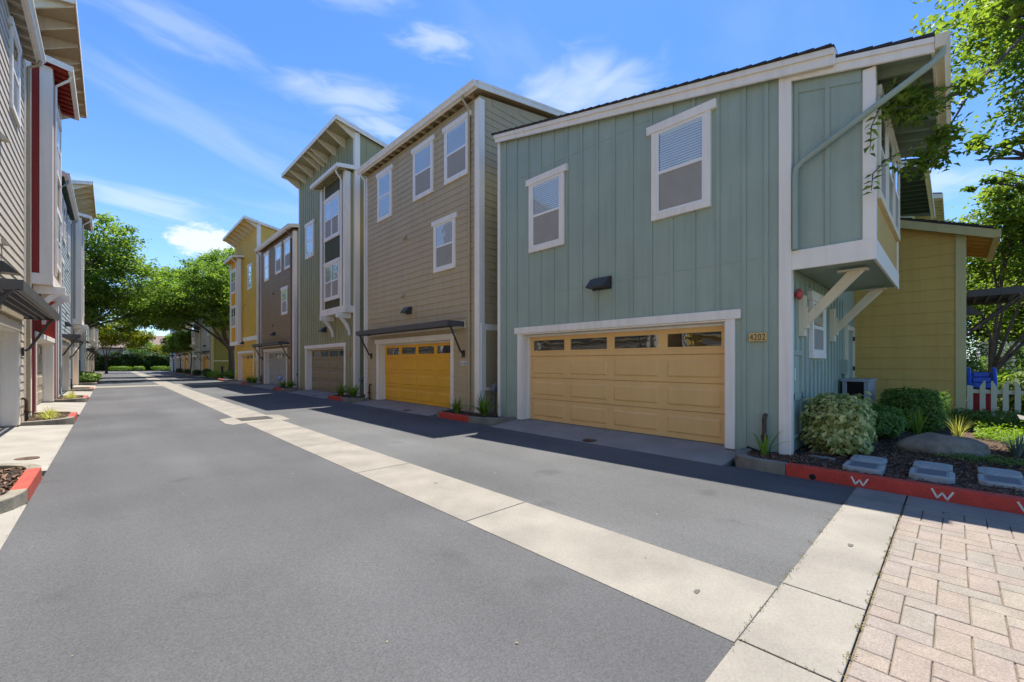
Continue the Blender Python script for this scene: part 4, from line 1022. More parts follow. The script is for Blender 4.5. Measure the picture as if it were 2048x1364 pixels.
def rear_house(X, yn, wy, zr, label, wm, sof, D=7, slope=.2, flat=False):
    root = thing('townhouse', label, 'house', (X+D/2, wy+3, 0), 'houses behind the garden')
    fr = Fr((X, 0), (0, 1), (-1, 0)); top = lambda a: zr+(a-yn)*slope
    mb = MB(fr); y1 = wy+6; mb.prism([(wy, -D, -.15), (y1, -D, -.15), (y1, -D, top(y1)-.15), (wy, -D, top(wy)-.15)], (0, D, 0)); mb.build('wall', wm, root)
    mb = MB(fr); mb.prism([(yn, .35, top(yn)-.04), (yn, .35, top(yn)+.02), (y1, .35, top(y1)+.02), (y1, .35, top(y1)-.04)], (0, -D-.7, 0)); rf = mb.build('roof', SHING, root)
    mb = MB(fr); mb.prism([(yn, .30, top(yn)-.26), (yn, .30, top(yn)-.041), (y1, .30, top(y1)-.041), (y1, .30, top(y1)-.26)], (0, .045, 0)); mb.box(yn-.03, yn, -D-.35, .345, top(yn)-.26, top(yn)-.02)
    if not flat: mb.box(yn-.13, yn-.03, -D-.35, .36, top(yn)-.22, top(yn)-.06)
    mb.build('fascia', WHITE if not flat else CREAM, rf)
    mb = MB(fr); mb.prism([(yn, .3, top(yn)-.10), (yn, .3, top(yn)-.05), (wy, .3, top(wy)-.05), (wy, .3, top(wy)-.10)], (0, -D-.6, 0))
    for k in range(int(D/.6)): o = -.1-k*.6; mb.prism([(yn, o, top(yn)-.24), (yn, o, top(yn)-.101), (wy, o, top(wy)-.101), (wy, o, top(wy)-.34)], (0, .07, 0))
    mb.build('soffit', sof, rf)
rear_house(20, .72, 1.75, 8.22, 'teal-soffited house whose eave shows over the olive cottage roof', TEAL, TEAL, slope=.22)
rear_house(30, .40, 1.5, 9.75, 'house farther back with a cream bracketed eave', PALEY, CREAM, slope=.25, flat=True)

# ------------------------------------------------------------------ aprons, kerbs and planters
apron(RIGHT, 2.30, 7.46, .87)
apron(RIGHT, 10.1, 15.2, .87); apron(RIGHT, 18.0, 23.0, .87); apron(RIGHT, 26.1, 31.0, .87); apron(RIGHT, 33.7, 38.6, .87)
for k in range(5): apron(RIGHT, F0+1.2+7.95*k, F0+6.1+7.95*k, .87)
for a in (1.75, 9.6, 17.35, 25.5, 33.2): apron(LEFT, a-.1, a+4.95, .87, z1=-.02, rec=-.3)
for k in range(4): apron(LEFT, 48.6+7.95*k, 53.5+7.95*k, .87, z1=-.02)
apron(LEFT, 8.6, 9.52, .87, z1=-.02, rec=.02)
for y in (8.90, 16.90, 24.85, 32.65): planter(RIGHT, y-1.47, y-.55, y+.75, y+1.22, .82)
for k in range(1, 5): planter(RIGHT, F0+7.95*k-1.5, F0+7.95*k-.6, F0+7.95*k+.7, F0+7.95*k+1.2, .82)
planter(RIGHT, 38.9, 40.2, 42.0, 43.0, .82)
planter(LEFT, 6.0, 6.85, 8.1, 8.9, .87, KREDF)
for y in (16.35, 24.3, 32.2): planter(LEFT, y-1.88, y-1.2, y+.1, y+.9, .87, KREDF)
for k in range(4): planter(LEFT, 47.5+7.95*k-1.7, 47.5+7.95*k-1.0, 47.5+7.95*k+.2, 47.5+7.95*k+1.0, .87, KREDF)
planter(LEFT, 39.5, 40.3, 44.0, 45.2, .87, KREDF)
# long red kerb of the garden and its grey return to the garage
kx = 6.45
ribbon([(kx, 1.535), (kx, -4.0)], .15, -.15, .05, KRED)
MARK = mat('white_kerb_paint', (.72, .68, .62), rough=.7, var=.1, vscale=30, fine=.2, fscale=200)
mb = MB()
def wmark(yc, z0=-.072, h=.088, w=.155):
    rr = random.Random(int(yc*100)); P = [(-.5, 1), (-.24, .06), (.02, .72), (.2, .02), (.5, .95)]
    P = [(p+rr.uniform(-.03, .03), q+rr.uniform(-.05, .05)) for p, q in P]
    for (p, q), (r, s) in zip(P[:-1], P[1:]):
        y_a, z_a, y_b, z_b = yc-p*w, z0+q*h, yc-r*w, z0+s*h
        d = Vector((y_b-y_a, z_b-z_a)).normalized(); n = Vector((-d.y, d.x))*.0085; ex = d*.005
        xf = lambda z: kx+.15*.06*(z+.15)/.20-.0035
        pts = [(y_a-ex.x+n.x, z_a-ex.y+n.y), (y_b+ex.x+n.x, z_b+ex.y+n.y), (y_b+ex.x-n.x, z_b+ex.y-n.y), (y_a-ex.x-n.x, z_a-ex.y-n.y)]
        mb.add([(xf(z), y, z) for y, z in pts]+[(xf(z)+.006, y, z) for y, z in pts], [(0, 1, 2, 3), (7, 6, 5, 4), (0, 4, 5, 1), (1, 5, 6, 2), (2, 6, 7, 3), (3, 7, 4, 0)])
for yc in (.775, .085, -.515, -1.2): wmark(yc)
struct(mb.build('kerb_marking', MARK))
mb = MB(); mb.lathe((kx-.001, 1.24, -.062), [(.036, 0), (.036, .02)], 16, axis='a'); struct(mb.build('kerb_drain_hole', BLACKM))
ribbon([(kx, 1.54), (kx+.01, 1.80), (kx+.05, 2.03), (kx+.16, 2.19), (kx+.36, 2.285), (kx+.60, 2.30), (kx+.80, 2.30)][::-1], .15, -.15, .05, CONC3)
# mulch bed
MULCH = mat('mulch_soil', (.085, .055, .038), rough=1, var=.4, vscale=14, fine=.4, fscale=60, bump=1, bscale=35)
def bed_z(x, y): return .015+.05*max(0, min(1, (x-6.9)/2.0))+.03*noise.noise(Vector((x*1.3, y*1.3, 0)))+.012*noise.noise(Vector((x*6, y*6, 3)))
mb = MB(); nx, ny = 60, 50; xs_ = [6.58+(15.5-6.58)*i/nx for i in range(nx+1)]; yy = [-4+6.2*j/ny for j in range(ny+1)]
v = [(x, min(y, 2.2), bed_z(x, y)) for x in xs_ for y in yy]; f = []
for i in range(nx):
    for j in range(ny): q = i*(ny+1)+j; f.append((q, q+ny+1, q+ny+2, q+1))
mb.add(v, f); struct(mb.build('mulch_bed', MULCH, smooth=True, flat=True))
rg = np.random.default_rng(5); n = 9000
X = rg.uniform(6.63, 10.2, n); Y = rg.uniform(-1.6, 1.62, n); X[:1200] = rg.uniform(6.75, 7.2, 1200); Y[:1200] = rg.uniform(1.5, 2.15, 1200)
keep = ~((X > 7.25) & (Y > 1.62)); X, Y = X[keep], Y[keep]; Z = np.array([bed_z(a, b)+.006 for a, b in zip(X, Y)])+rg.uniform(0, .012, len(X))
o = leaf_mesh('bark_mulch', np.stack([X, Y, Z], 1), .05, LEAF['mulch'], None, 9, up=1.2, aspect=.34); o['kind'] = 'stuff'
# crumbs of moss and litter along the joints
P = []
rg = np.random.default_rng(8)
for (x0, y0, x1, y1, k, s) in ((2.5, .362, 6.0, .362, 900, .012), (3.25, .80, 6.4, .805, 700, .016), (2.3, .80, 3.3, .80, 160, .012), (3.285, .37, 3.285, .79, 25, .006), (2.44, .37, 2.44, .8, 60, .01), (-.63, 4, -.63, 16, 500, .02), (6.43, -1, 6.43, 1.5, 220, .012), (3.21, .8, 3.21, 11, 160, .008), (2.39, .8, 2.39, 11, 160, .008)):
    t = rg.uniform(0, 1, k); t = t[np.sin(t*37+x0)*np.sin(t*91) > .12]; q = np.stack([x0+(x1-x0)*t, y0+(y1-y0)*t, np.full(len(t), -.088)], 1); q[:, :2] += rg.normal(size=(len(t), 2))*s; P.append(q)
o = leaf_mesh('joint_moss', np.concatenate(P), .011, LEAF['moss'], None, 3, up=.8); o['kind'] = 'stuff'
t = rg.uniform(0, 1, (40, 2)); q = np.stack([-.5+6.8*t[:, 0], .9+14*t[:, 1]**1.2, np.full(40, -.094)], 1)
o = leaf_mesh('leaf_litter', q, .018, LEAF['litter'], None, 4, up=2); o['kind'] = 'stuff'

# ------------------------------------------------------------------ small things by the road
def cap(x, y, z, label):
    t = thing('cleanout_cap', label, 'pipe cap', (x, y, z), 'round drain caps in the driveways'); mb = MB(); mb.lathe((x, y, z), [(.135, -.02), (.135, .007), (.12, .010), (.02, .010)], 24); mb.build('lid', PIPE, t)
    mb = MB(); mb.lathe((x, y, z+.009), [(.03, 0), (.028, .006)], 8); mb.build('plug', DARKM, t)
slp = lambda o, z1: z1+.004+(-.094-z1-.004)*(o+.3)/(1.17)
cap(6.56, 4.75, slp(.71, 0), 'rusty round cap in the driveway of the sage green house')
cap(6.62, 11.6, slp(.65, 0), 'dark round cap in the driveway before the golden yellow garage')
cap(6.62, 19.6, slp(.65, 0), 'dark round cap in the driveway before the olive garage')
cap(-.92, 9.75, slp(.58, -.02), 'rusty round cap in the left driveway by the red kerb')
LIDM = mat('meter_lid_concrete', (.36, .37, .345), rough=.8, var=.1, vscale=8, fine=.12, bump=.3); LIDF = mat('meter_lid_plate', (.15, .158, .172), rough=.6, var=.12, vscale=10)
def meter_box(x0, x1, y0, y1, z, label, grey=False):
    t = thing('water_meter_box', label, 'meter box', ((x0+x1)/2, (y0+y1)/2, z), 'water meter boxes in the mulch bed'); c = .06
    out = [(x0+c, y0), (x1-c, y0), (x1, y0+c), (x1, y1-c), (x1-c, y1), (x0+c, y1), (x0, y1-c), (x0, y0+c)]
    mb = MB(); mb.prism([(x, y, z-.12) for x, y in out], (0, 0, .155)); mb.build('box_rim', LIDM, t, bevel=.012)
    mb = MB(); m_ = .075; mb.box(x0+m_, x1-m_, y0+m_*.9, y1-m_*.9, z+.03, z+.041); mb.box(x0+m_*.5, x1-m_*.5, y0+.05, y0+.056, z+.03, z+.037); mb.box(x0+m_*.5, x1-m_*.5, y1-.056, y1-.05, z+.03, z+.037)
    mb.build('lid', LIDM if grey else LIDF, t, bevel=.004)
for (xa, ya, yb, nm) in ((6.74, .60, .99, 'nearest the variegated bush'), (6.86, -.01, .375, 'in the middle of the three'), (6.98, -.57, -.19, 'at the right end of the bed')):
    meter_box(xa, xa+.47, ya, yb, .045, 'blue-grey meter lid beside the red kerb, pair '+nm)
    meter_box(xa+.49, xa+.93, ya+.02, yb-.01, .055, 'grey meter lid on the garden side, pair '+nm, True)
# boulder
def boulder(name, label, c, r, seed):
    bm = bmesh.new(); bmesh.ops.create_icosphere(bm, subdivisions=5, radius=1)
    for v in bm.verts:
        n = v.co.normalized(); k = 1+.20*noise.noise(n*1.3+Vector((seed, 0, 0)))+.07*noise.noise(n*3.5+Vector((0, seed, 0)))+.02*noise.noise(n*11)
        v.co = Vector((n.x*r[0]*k, n.y*r[1]*k, max(-.2, n.z*k)*r[2]))
        v.co.z += .12*r[2]*math.sin(n.y*2.2+.6)
    me = bpy.data.meshes.new(name); bm.to_mesh(me); bm.free(); me.materials.append(mat('boulder_stone', (.23, .19, .14), rough=.9, var=.25, vscale=6, fine=.15, fscale=60, bump=.6, bscale=30, detail=8))
    me.polygons.foreach_set('use_smooth', [True]*len(me.polygons)); ob = bpy.data.objects.new(name, me); COL.objects.link(ob); ob.location = c; ob.rotation_euler = (0, 0, R(28))
    tag(ob, label, 'boulder'); ORG[ob.name] = tuple(c); return ob
boulder('boulder', 'long low grey-brown boulder behind the meter lids', (8.9, .10, .06), (.33, .56, .27), 2.3)
# drip hose and odd bits in the bed
mb = MB(); mb.tube([(7.52, 2.52, .0), (7.42, 2.40, .055), (7.25, 2.22, .06), (7.12, 2.02, .035), (7.22, 1.86, .03), (7.5, 1.55, .05), (8.0, 1.50, .05), (8.3, 1.62, .05)], .016, 8); tag(mb.build('drip_hose', BLACKM, None, smooth=True, org=(7.3, 2.2, .04)), 'black drip hose crossing the grey kerb by the sage green garage', 'hose')
for x, y, lb in ((7.35, 1.30, 'pale slim edging stone in the mulch by the white corner board'), (7.72, 1.42, 'pale edging stone in the mulch before the variegated bush')):
    mb = MB(); z = bed_z(x, y); mb.prism([(x-.05, y-.16, z-.02), (x+.05, y-.15, z-.02), (x+.06, y+.14, z-.02), (x-.04, y+.15, z-.02)], (0, 0, .045)); tag(mb.build('edging_stone', CONC, None, bevel=.008, org=(x, y, z)), lb, 'stone')
STAIN = mat('oil_spot', (.10, .092, .08), rough=.7, var=.3, vscale=40)
for x, y, r_ in ((4.35, .58, .035), (2.75, 1.15, .03), (5.6, .60, .018), (2.9, 4.4, .02)):
    mb = MB(); mb.quad([(x+r_*(1+.25*math.sin(3*a+x))*math.cos(a), y+.6*r_*(1+.2*math.cos(2*a))*math.sin(a), -.0905) for a in [k*.393 for k in range(16)]]); struct(mb.build('stain', STAIN))
# air conditioner
t = thing('air_conditioner', 'grey outdoor air conditioner unit standing against the olive wall', 'air conditioner', (11.4, 1.32, 0))
ACM = mat('ac_casing', (.30, .33, .36), rough=.45, var=.06); mb = MB(); mb.box(10.92, 11.95, 1.17, 1.21, .12, 1.0); mb.box(10.92, 11.95, 1.55, 1.59, .12, 1.0); mb.box(11.9, 11.95, 1.21, 1.55, .12, 1.0); mb.box(10.90, 11.97, 1.15, 1.61, 1.0, 1.05); mb.box(10.92, 11.95, 1.17, 1.59, .08, .12); mb.box(10.92, 10.95, 1.21, 1.245, .12, 1.0); mb.box(10.92, 10.95, 1.515, 1.55, .12, 1.0)
mb.build('casing', ACM, t, bevel=.006)
mb = MB(); mb.box(10.96, 10.98, 1.245, 1.515, .14, .98)
for k in range(26): mb.box(10.93, 10.945, 1.245, 1.515, .15+k*.032, .156+k*.032)
mb.build('grille', BLACKM, t)
mb = MB(); mb.box(10.85, 12.0, 1.10, 1.62, -.02, .08); mb.build('pad', CONC3, t)
# picket fence
t = thing('picket_fence', 'cream picket fence beside the olive cottage corner', 'fence', (13.25, -1.6, 0))
FM = paint('fence_cream_paint', (.66, .62, .44)); mb = MB(); mb.box(13.24, 13.32, -.28, -.19, -.05, .90); mb.build('post', FM, t, bevel=.006)
for z in (.24, .74): mb = MB(); mb.box(13.29, 13.33, -3.6, -.28, z, z+.08); mb.build('rail', FM, t)
for k in range(18):
    a1 = -.375-k*.158; a0 = a1-.082; rise = k % 2 == 0; zt = .97
    mb = MB(); hl, hr = (zt-.09, zt+.045) if rise else (zt+.045, zt-.09)   # hl: reader's left = larger y
    mb.prism([(13.255, a0, .10), (13.255, a1, .10), (13.255, a1, hl), (13.255, a0+.02 if rise else a0, hr), (13.255, a0, hr-.02)] if rise else [(13.255, a0, .10), (13.255, a1, .10), (13.255, a1, hl-.02), (13.255, a1-.02, hl), (13.255, a0, hr)], (.025, 0, 0)); mb.build('picket', FM, t)
# play slide
t = thing('play_set', 'blue plastic toddler slide top showing over the picket fence', 'toy', (15.0, -.62, 0))
BLU = mat('blue_plastic', (.02, .10, .55), rough=.35, var=.04, spec=.5); RDP = mat('red_plastic', (.45, .02, .025), rough=.4, var=.04)
mb = MB()
mb.box(14.42, 14.60, -.60, -.29, .80, .92); mb.box(14.60, 14.78, -.60, -.29, .92, 1.04); mb.box(14.78, 15.0, -.59, -.30, 1.04, 1.16)
mb.build('steps', BLU, t, bevel=.025)
for y, sg in ((-.61, -1), (-.28, 1)):
    mb = MB(); mb.prism([(14.35, y, .62), (14.40, y, .86), (14.62, y, 1.08), (14.86, y, 1.26), (15.02, y, 1.28), (15.05, y, .95), (14.8, y, .80)], (0, sg*.07, 0)); mb.build('side_rail', BLU, t, bevel=.02)
mb = MB(); mb.box(14.7, 15.3, -.60, -.29, 0, .79); mb.build('base', RDP, t, bevel=.03)
t = thing('ride_on_toy', 'red toy behind the picket fence gaps', 'toy', (14.6, -1.55, .0)); mb = MB(); mb.box(14.3, 14.9, -1.75, -1.40, .25, .62); mb.build('body', RDP, t, bevel=.06)
for y in (-1.8, -1.36):
    mb = MB(); mb.lathe((14.6, y, .16), [(.15, -.03), (.15, .03)], 16, axis='o'); mb.build('wheel', BLACKM, t)

# ------------------------------------------------------------------ garden planting
shrub('shrub', 'variegated cream-edged bush in front of the sage green end wall', (7.96, 1.20, .02), (.46, .39, .84), 4200, .095, LEAF['varieg'], 11, box=.8, aspect=.5)
shrub('shrub', 'dark low bush between the variegated bush and the clipped green one', (9.75, .98, .04), (.55, .45, .62), 4200, .06, LEAF['hedge'], 12)
shrub('shrub', 'clipped green bush in front of the olive cottage wall', (11.4, .55, .05), (.55, .48, .80), 5600, .065, LEAF['hedge'], 13, box=.75)
blades('grass_plant', 'upright green blade plant before the clipped bush', (10.5, .45, .05), 26, .55, .028, LEAF['strap'], 14, .45, stiff=.7)
blades('grass_plant', 'grey-green spiky tuft right of the boulder', (9.25, -.62, .04), 90, .38, .014, LEAF['grey'], 15, .9, stiff=.8)
blades('grass_plant', 'thin pale grass behind the boulder', (10.7, -.05, .05), 60, .42, .01, LEAF['tuft'], 16, .7, stiff=.6)
blades('strap_plant', 'small strap-leaf plant at the foot of the sage green corner', (7.0, 1.93, .02), 9, .42, .04, LEAF['strap'], 17, .9, stiff=.55)
shrub('shrub', 'low dark hedge at the foot of the picket fence', (12.6, -1.5, .03), (.50, 1.75, .40), 8000, .06, LEAF['hedge'], 18, box=.7, stemmy=False)
rg = np.random.default_rng(21); n = 9000
X = rg.uniform(9.6, 12.2, n); Y = rg.uniform(-3.2, -.25, n); k = (Y < -.2-.55*np.clip((11.3-X)/1.8, 0, 1)-.1*np.sin(X*5)); X, Y = X[k], Y[k]
Z = .06+np.abs(rg.normal(size=len(X)))*.07+.10*(.5+.5*np.sin(X*4.1)*np.sin(Y*3.7))*rg.uniform(.2, 1, len(X))
o = leaf_mesh('ground_cover', np.stack([X, Y, Z], 1), .055, LEAF['bright'], None, 22, up=.8, tint=.5+.3*np.sin(X*6)*np.sin(Y*5)); o['kind'] = 'stuff'
rg = np.random.default_rng(23); n = 900; a = rg.uniform(0, 6.28, n); rr = rg.uniform(.2, 1, n)
X = 8.55+.25*rr*np.cos(a)+rg.normal(size=n)*.12; Y = -.25+.55*rr*np.sin(a)
o = leaf_mesh('low_weeds', np.stack([X, Y, .07+rg.uniform(0, .06, n)], 1), .03, LEAF['hedge'], None, 24, up=.8); o['kind'] = 'stuff'
mb = MB(); mb.prism([(11.55, -.80, .38), (11.58, -1.12, .30), (11.78, -1.10, .36), (11.75, -.78, .44)], (0, 0, .02)); tag(mb.build('flat_stone', CONC, None, bevel=.004, org=(11.65, -.95, .38)), 'pale flat slab lying on the low dark hedge', 'slab')
# planters on the right
for i, (y, nm) in enumerate(((8.90, 'between the sage green and taupe houses'), (16.90, 'between the taupe and olive houses'), (24.85, 'between the olive and dark brown houses'), (32.65, 'between the dark brown and golden yellow houses'))):
    blades('strap_plant', 'strap plant by the meter in the planter '+nm, RIGHT.pt(y-.62, .36, .0), 62, .62, .055, LEAF['strap'], 30+i, 1.1, stiff=.5, group='strap plants in the planters')
    blades('strap_plant', 'strap plant by the red kerb '+nm, RIGHT.pt(y+.45, .42, .0), 48+20*(i % 2), .48+.12*(i % 2), .05, LEAF['strap'], 40+i, 1.0, stiff=.5, group='strap plants in the planters')
for i, (y, nm) in enumerate(((16.35, 'beside the tan house'), (24.3, 'beside the red house'))):
    blades('grass_tuft', 'yellow-green grass tuft in the left planter '+nm+', nearer one', LEFT.pt(y-1.35, .42, .0), 90, .34, .012, LEAF['tuft'], 50+i, 1.4, stiff=.4, group='yellow grass tufts')
    blades('grass_tuft', 'yellow-green grass tuft in the left planter '+nm+', farther one', LEFT.pt(y-.35, .38, .0), 90, .36, .012, LEAF['tuft'], 60+i, 1.4, stiff=.4, group='yellow grass tufts')
rg = np.random.default_rng(31); n = 260
X = rg.uniform(-1.35, -.75, n); Y = rg.uniform(6.6, 8.4, n); o = leaf_mesh('planter_mulch', np.stack([X, Y, .015+rg.uniform(0, .02, n)], 1), .09, LEAF['mulch'], None, 31, up=.8, aspect=.3); o['kind'] = 'stuff'
P = []
for y in (8.9, 16.9, 24.85, 32.65):
    n = 700; P.append(np.stack([7.27-rg.uniform(.03, .68, n), y+rg.uniform(-.85, .9, n), .008+rg.uniform(0, .02, n)], 1))
for y in (16.35, 24.3): n = 500; P.append(np.stack([-1.5+rg.uniform(.03, .7, n), y+rg.uniform(-1.5, .4, n), .008+rg.uniform(0, .02, n)], 1))
o = leaf_mesh('planter_bark', np.concatenate(P), .05, LEAF['mulch'], None, 32, up=.8, aspect=.4); o['kind'] = 'stuff'
# glass ball ornament in front of the grey garage
t = thing('gazing_ball', 'pale blue glass ball on a stake by the grey garage door', 'ornament', RIGHT.pt(25.9, .42, 0)); bx, by, _ = RIGHT.pt(25.9, .42, 0)
mb = MB(); mb.tube([(bx, by, 0), (bx, by, .42)], .012, 6); mb.build('stake', DARKM, t)
mb = MB(); mb.lathe((bx, by, .52), [(.001, -.125)]+[(.125*math.cos(R(a)), .125*math.sin(R(a))) for a in range(-75, 90, 15)]+[(.001, .125)], 18); mb.build('ball', mat('blue_glass_ball', (.30, .42, .75), rough=.08, spec=.8, var=.2, vscale=14), t, smooth=True)

# ------------------------------------------------------------------ trees
ST = LEAF['street']
tree('street_tree', 'broad green street tree rising behind the left houses', (-2.6, 44.0, 0), [(-1.6, 44.5, 8.6, 3.4), (1.2, 45.5, 7.6, 3.0), (-.5, 44, 10.6, 2.3), (2.6, 47.0, 5.9, 2.2), (-2.6, 44, 6.0, 2.6), (.4, 46.5, 5.5, 2.3)], 34000, .22, ST, (.24, 3.2), 3, 'street trees', clump=34, spread=.13, shell=.7)
tree('street_tree', 'forked street tree in front of the moss green end wall', (8.15, 46.2, 0), [(5.6, 46.5, 7.0, 2.3), (8.3, 46.5, 7.4, 2.5), (4.2, 47, 6.2, 1.7), (6.6, 46.3, 9.0, 1.9), (9.8, 47, 6.4, 2.0), (7.2, 46.0, 5.6, 1.6)], 26000, .21, ST, (.27, 2.6), 4, 'street trees', clump=34, spread=.14, shell=.65)
tree('street_tree', 'tall street tree whose crown leans over the road mid-picture', (9.3, 58.2, 0), [(5.4, 57.5, 9.2, 2.9), (7.8, 58, 11.0, 2.7), (3.0, 57, 7.4, 2.3), (4.6, 58, 6.3, 2.0), (9.8, 58, 12.6, 2.4), (1.6, 58, 6.2, 1.6)], 28000, .25, ST, (.26, 4.5), 5, 'street trees', clump=34, spread=.13, shell=.7)
tree('street_tree', 'tallest tree behind the golden yellow house', (12.5, 51.5, 0), [(10.6, 51.5, 11.6, 2.4), (12.6, 52, 13.2, 2.3), (9.6, 52, 9.2, 2.1), (13, 52, 10.2, 2.4)], 22000, .24, ST, (.24, 6.5), 6, 'street trees')
tree('small_tree', 'small lime yellow tree at the end of the left row', (-.35, 78.5, 0), [(.4, 78.8, 5.3, 1.9), (2.4, 79, 4.6, 1.7), (-.9, 79, 4.6, 1.7), (1.2, 78.6, 6.4, 1.4), (3.4, 79, 5.2, 1.2)], 12000, .22, LEAF['lime'], (.13, 1.8), 7)
for i, (x, y, lb) in enumerate(((6.85, 62.3, 'slim small street tree nearer, before the grey-green house'), (6.8, 71.5, 'slim small street tree farther, before the ochre yellow house'), (6.8, 79.5, 'dark slim street tree nearest the far hedge'))):
    tree('slim_tree', lb, (x, y, 0), [(x-.3, y, 3.6, 1.15), (x-.5, y+.2, 4.6, .95), (x+.2, y, 4.2, .9)], 7000, .17, ST, (.06, 2.4), 70+i, 'slim young trees', twigs=8)
NT = LEAF['near']
tree('garden_tree', 'large leafy tree overhanging the bay roof at the upper right', (12.9, -3.4, 0), [(11.4, -1.45, 7.7, 1.5), (13.2, -1.7, 8.8, 1.9), (9.6, -1.25, 8.1, 1.15), (11.0, -2.2, 9.2, 1.5), (14.2, -2.2, 6.9, 1.5), (11.8, -1.4, 6.2, .8), (8.7, -.6, 7.5, .62), (10.2, -.75, 6.9, .7), (15.5, -2.0, 9.2, 1.6), (11.0, -.5, 5.0, .42), (11.7, -.55, 4.55, .38)], 26000, .125, NT, (.20, 3.6), 8, clump=20, spread=.15, shell=.6, twigs=5)
tree('garden_tree', 'multi-stemmed tree behind the picket fence', (20.0, -.75, 0), [(20, -.7, 5.3, 1.2), (20.5, -1.9, 5.7, 1.5), (19.6, -2.2, 4.4, 1.3), (21.5, -.4, 3.9, 1.2), (19.2, -1.3, 6.2, 1.0), (20.5, -3.2, 5.2, 1.6)], 20000, .14, NT, (.13, 1.1), 9, twigs=7, forks=.75)
tree('garden_tree', 'pale green tree filling the right edge beyond the fence', (26, -3.2, 0), [(25.5, -2.2, 3.4, 1.8), (26, -4, 5.2, 2.4), (26, -2.4, 5.4, 1.6), (24, -3.4, 2.6, 1.5), (27, -1.6, 4.2, 1.6)], 20000, .16, NT, (.2, 1.5), 10)
tree('garden_tree', 'background tree between the rear eaves and the right edge', (33, -1.5, 0), [(33, -2.4, 5.6, 2.0), (34, -4, 7.0, 2.4), (32, -2.4, 4.0, 2.2), (34, -.6, 3.4, 1.8)], 16000, .2, ST, (.25, 3), 19)
t = thing('house', 'pale house glimpsed between the tree stems behind the fence', 'house', (44, -6, 0), 'houses behind the garden')
mb = MB(); mb.box(42, 50, -14, -1.2, -.15, 6.5); mb.build('wall', D_WHT, t); mb = MB(); mb.prism([(41.6, -14.5, 6.4), (41.6, -.9, 6.4), (50, -.9, 8.2), (50, -14.5, 8.2)], (0, 0, .2)); mb.build('roof', SHING, t)
for k in range(3): mb = MB(); mb.box(41.9, 42, -4.0-3*k, -2.6-3*k, 1.0, 2.6); w_ = mb.build('window', WHITE, t); mb = MB(); mb.box(41.86, 41.9, -3.88-3*k, -2.72-3*k, 1.12, 2.48); mb.build('pane', BLACKM, w_)
for i, (x, y, rx, ry, h_, lb) in enumerate(((16.9, -1.4, .7, .8, 1.15, 'loose green shrub just behind the play set'), (23.5, -.2, 1.2, 1.3, 1.6, 'deep green shrub at the foot of the multi-stemmed tree'), (23, -3.0, 1.4, 1.5, 1.9, 'pale green shrub behind the fence at the right edge'), (30, -1.2, 1.6, 2.2, 2.4, 'tall shrub in front of the pale far house'))):
    shrub('shrub', lb, (x, y, 0), (rx, ry, h_), 3200, .13, LEAF['hedge' if i % 2 else 'near'], 120+i)
# hanging sprigs in front of the bay
def sprig(name, label, stem, seed, nleaf, size, lm):
    root = thing(name, label, 'branch', stem[0]); mb = MB(); mb.tube(stem, [.012]+[.007]*(len(stem)-2)+[.003], 5); mb.build('stem', BARK, root)
    rg = np.random.default_rng(seed); S_ = [Vector(p) for p in stem]; C = []; Dv = []
    for k in range(nleaf):
        t = (k+.5)/nleaf*(len(S_)-1); i = min(int(t), len(S_)-2); p = S_[i].lerp(S_[i+1], t-i); d = (S_[i+1]-S_[i]).normalized(); s = d.cross(Vector((0, 0, 1)))
        if s.length < .1: s = Vector((1, -.4, 0))
        s.normalize(); s = s*(1 if k % 2 else -1)+d*.6+Vector((0, 0, -.25)); s.normalize(); C.append(tuple(p+s*size*.55)); Dv.append(tuple(s))
    leaf_mesh('leaves', C, size, lm, root, seed, up=.6, aspect=.42, D=Dv); return root
rs = random.Random(77)
sprig('leaf_branch', 'pinnate leaf sprig hanging in front of the white bay post, upper one', [(8.6, -.1, 5.25), (7.9, .35, 5.05), (7.35, .66, 4.78), (7.15, .74, 4.45), (7.12, .75, 4.12)], 1, 26, .15, NT)
sprig('leaf_branch', 'pale leaf sprig hanging lower before the white bay post', [(8.0, .3, 4.4), (7.5, .62, 4.1), (7.2, .73, 3.85), (7.15, .74, 3.62)], 2, 18, .12, NT)
root = thing('leaf_branch', 'dense leafy branch under the bay eave beside the downspout', 'branch', (9.5, -.5, 6.2), 'leafy branches under the bay eave')
mb = MB(); mb.tube([(10.2, -.9, 6.6), (9.2, -.2, 5.45), (8.3, .25, 5.0), (7.5, .55, 4.75)], [.03, .022, .014, .006], 6); mb.tube([(9.2, -.2, 5.45), (9.3, .1, 4.9), (9.0, .3, 4.4)], [.016, .012, .005], 6); mb.build('stem', BARK, root)
P, T = lobe_points([(7.7, .45, 4.85, .24), (8.2, .28, 5.0, .24), (9.0, .3, 4.5, .25), (9.3, .1, 4.9, .2), (8.9, -.1, 5.35, .22)], 1100, 44, 16, .5, .2)
leaf_mesh('leaves', P, .10, NT, root, 44, tint=T)

# ------------------------------------------------------------------ left planting gap
shrub('shrub', 'leafy light green plants in the planting gap after the beige house', LEFT.pt(41.6, .2, 0), (.9, 1.6, .75), 2600, .14, LEAF['bright'], 80)
t = thing('utility_pedestal', 'black utility box on legs against the planting gap at left', 'utility box', (-1.75, 40.6, 0)); mb = MB(); mb.box(-2.05, -1.45, 40.4, 40.8, .75, 1.55); mb.build('box', BLACKM, t, bevel=.02)
for x in (-1.98, -1.56): mb = MB(); mb.box(x, x+.06, 40.55, 40.61, -.1, .75); mb.build('leg', BLACKM, t)
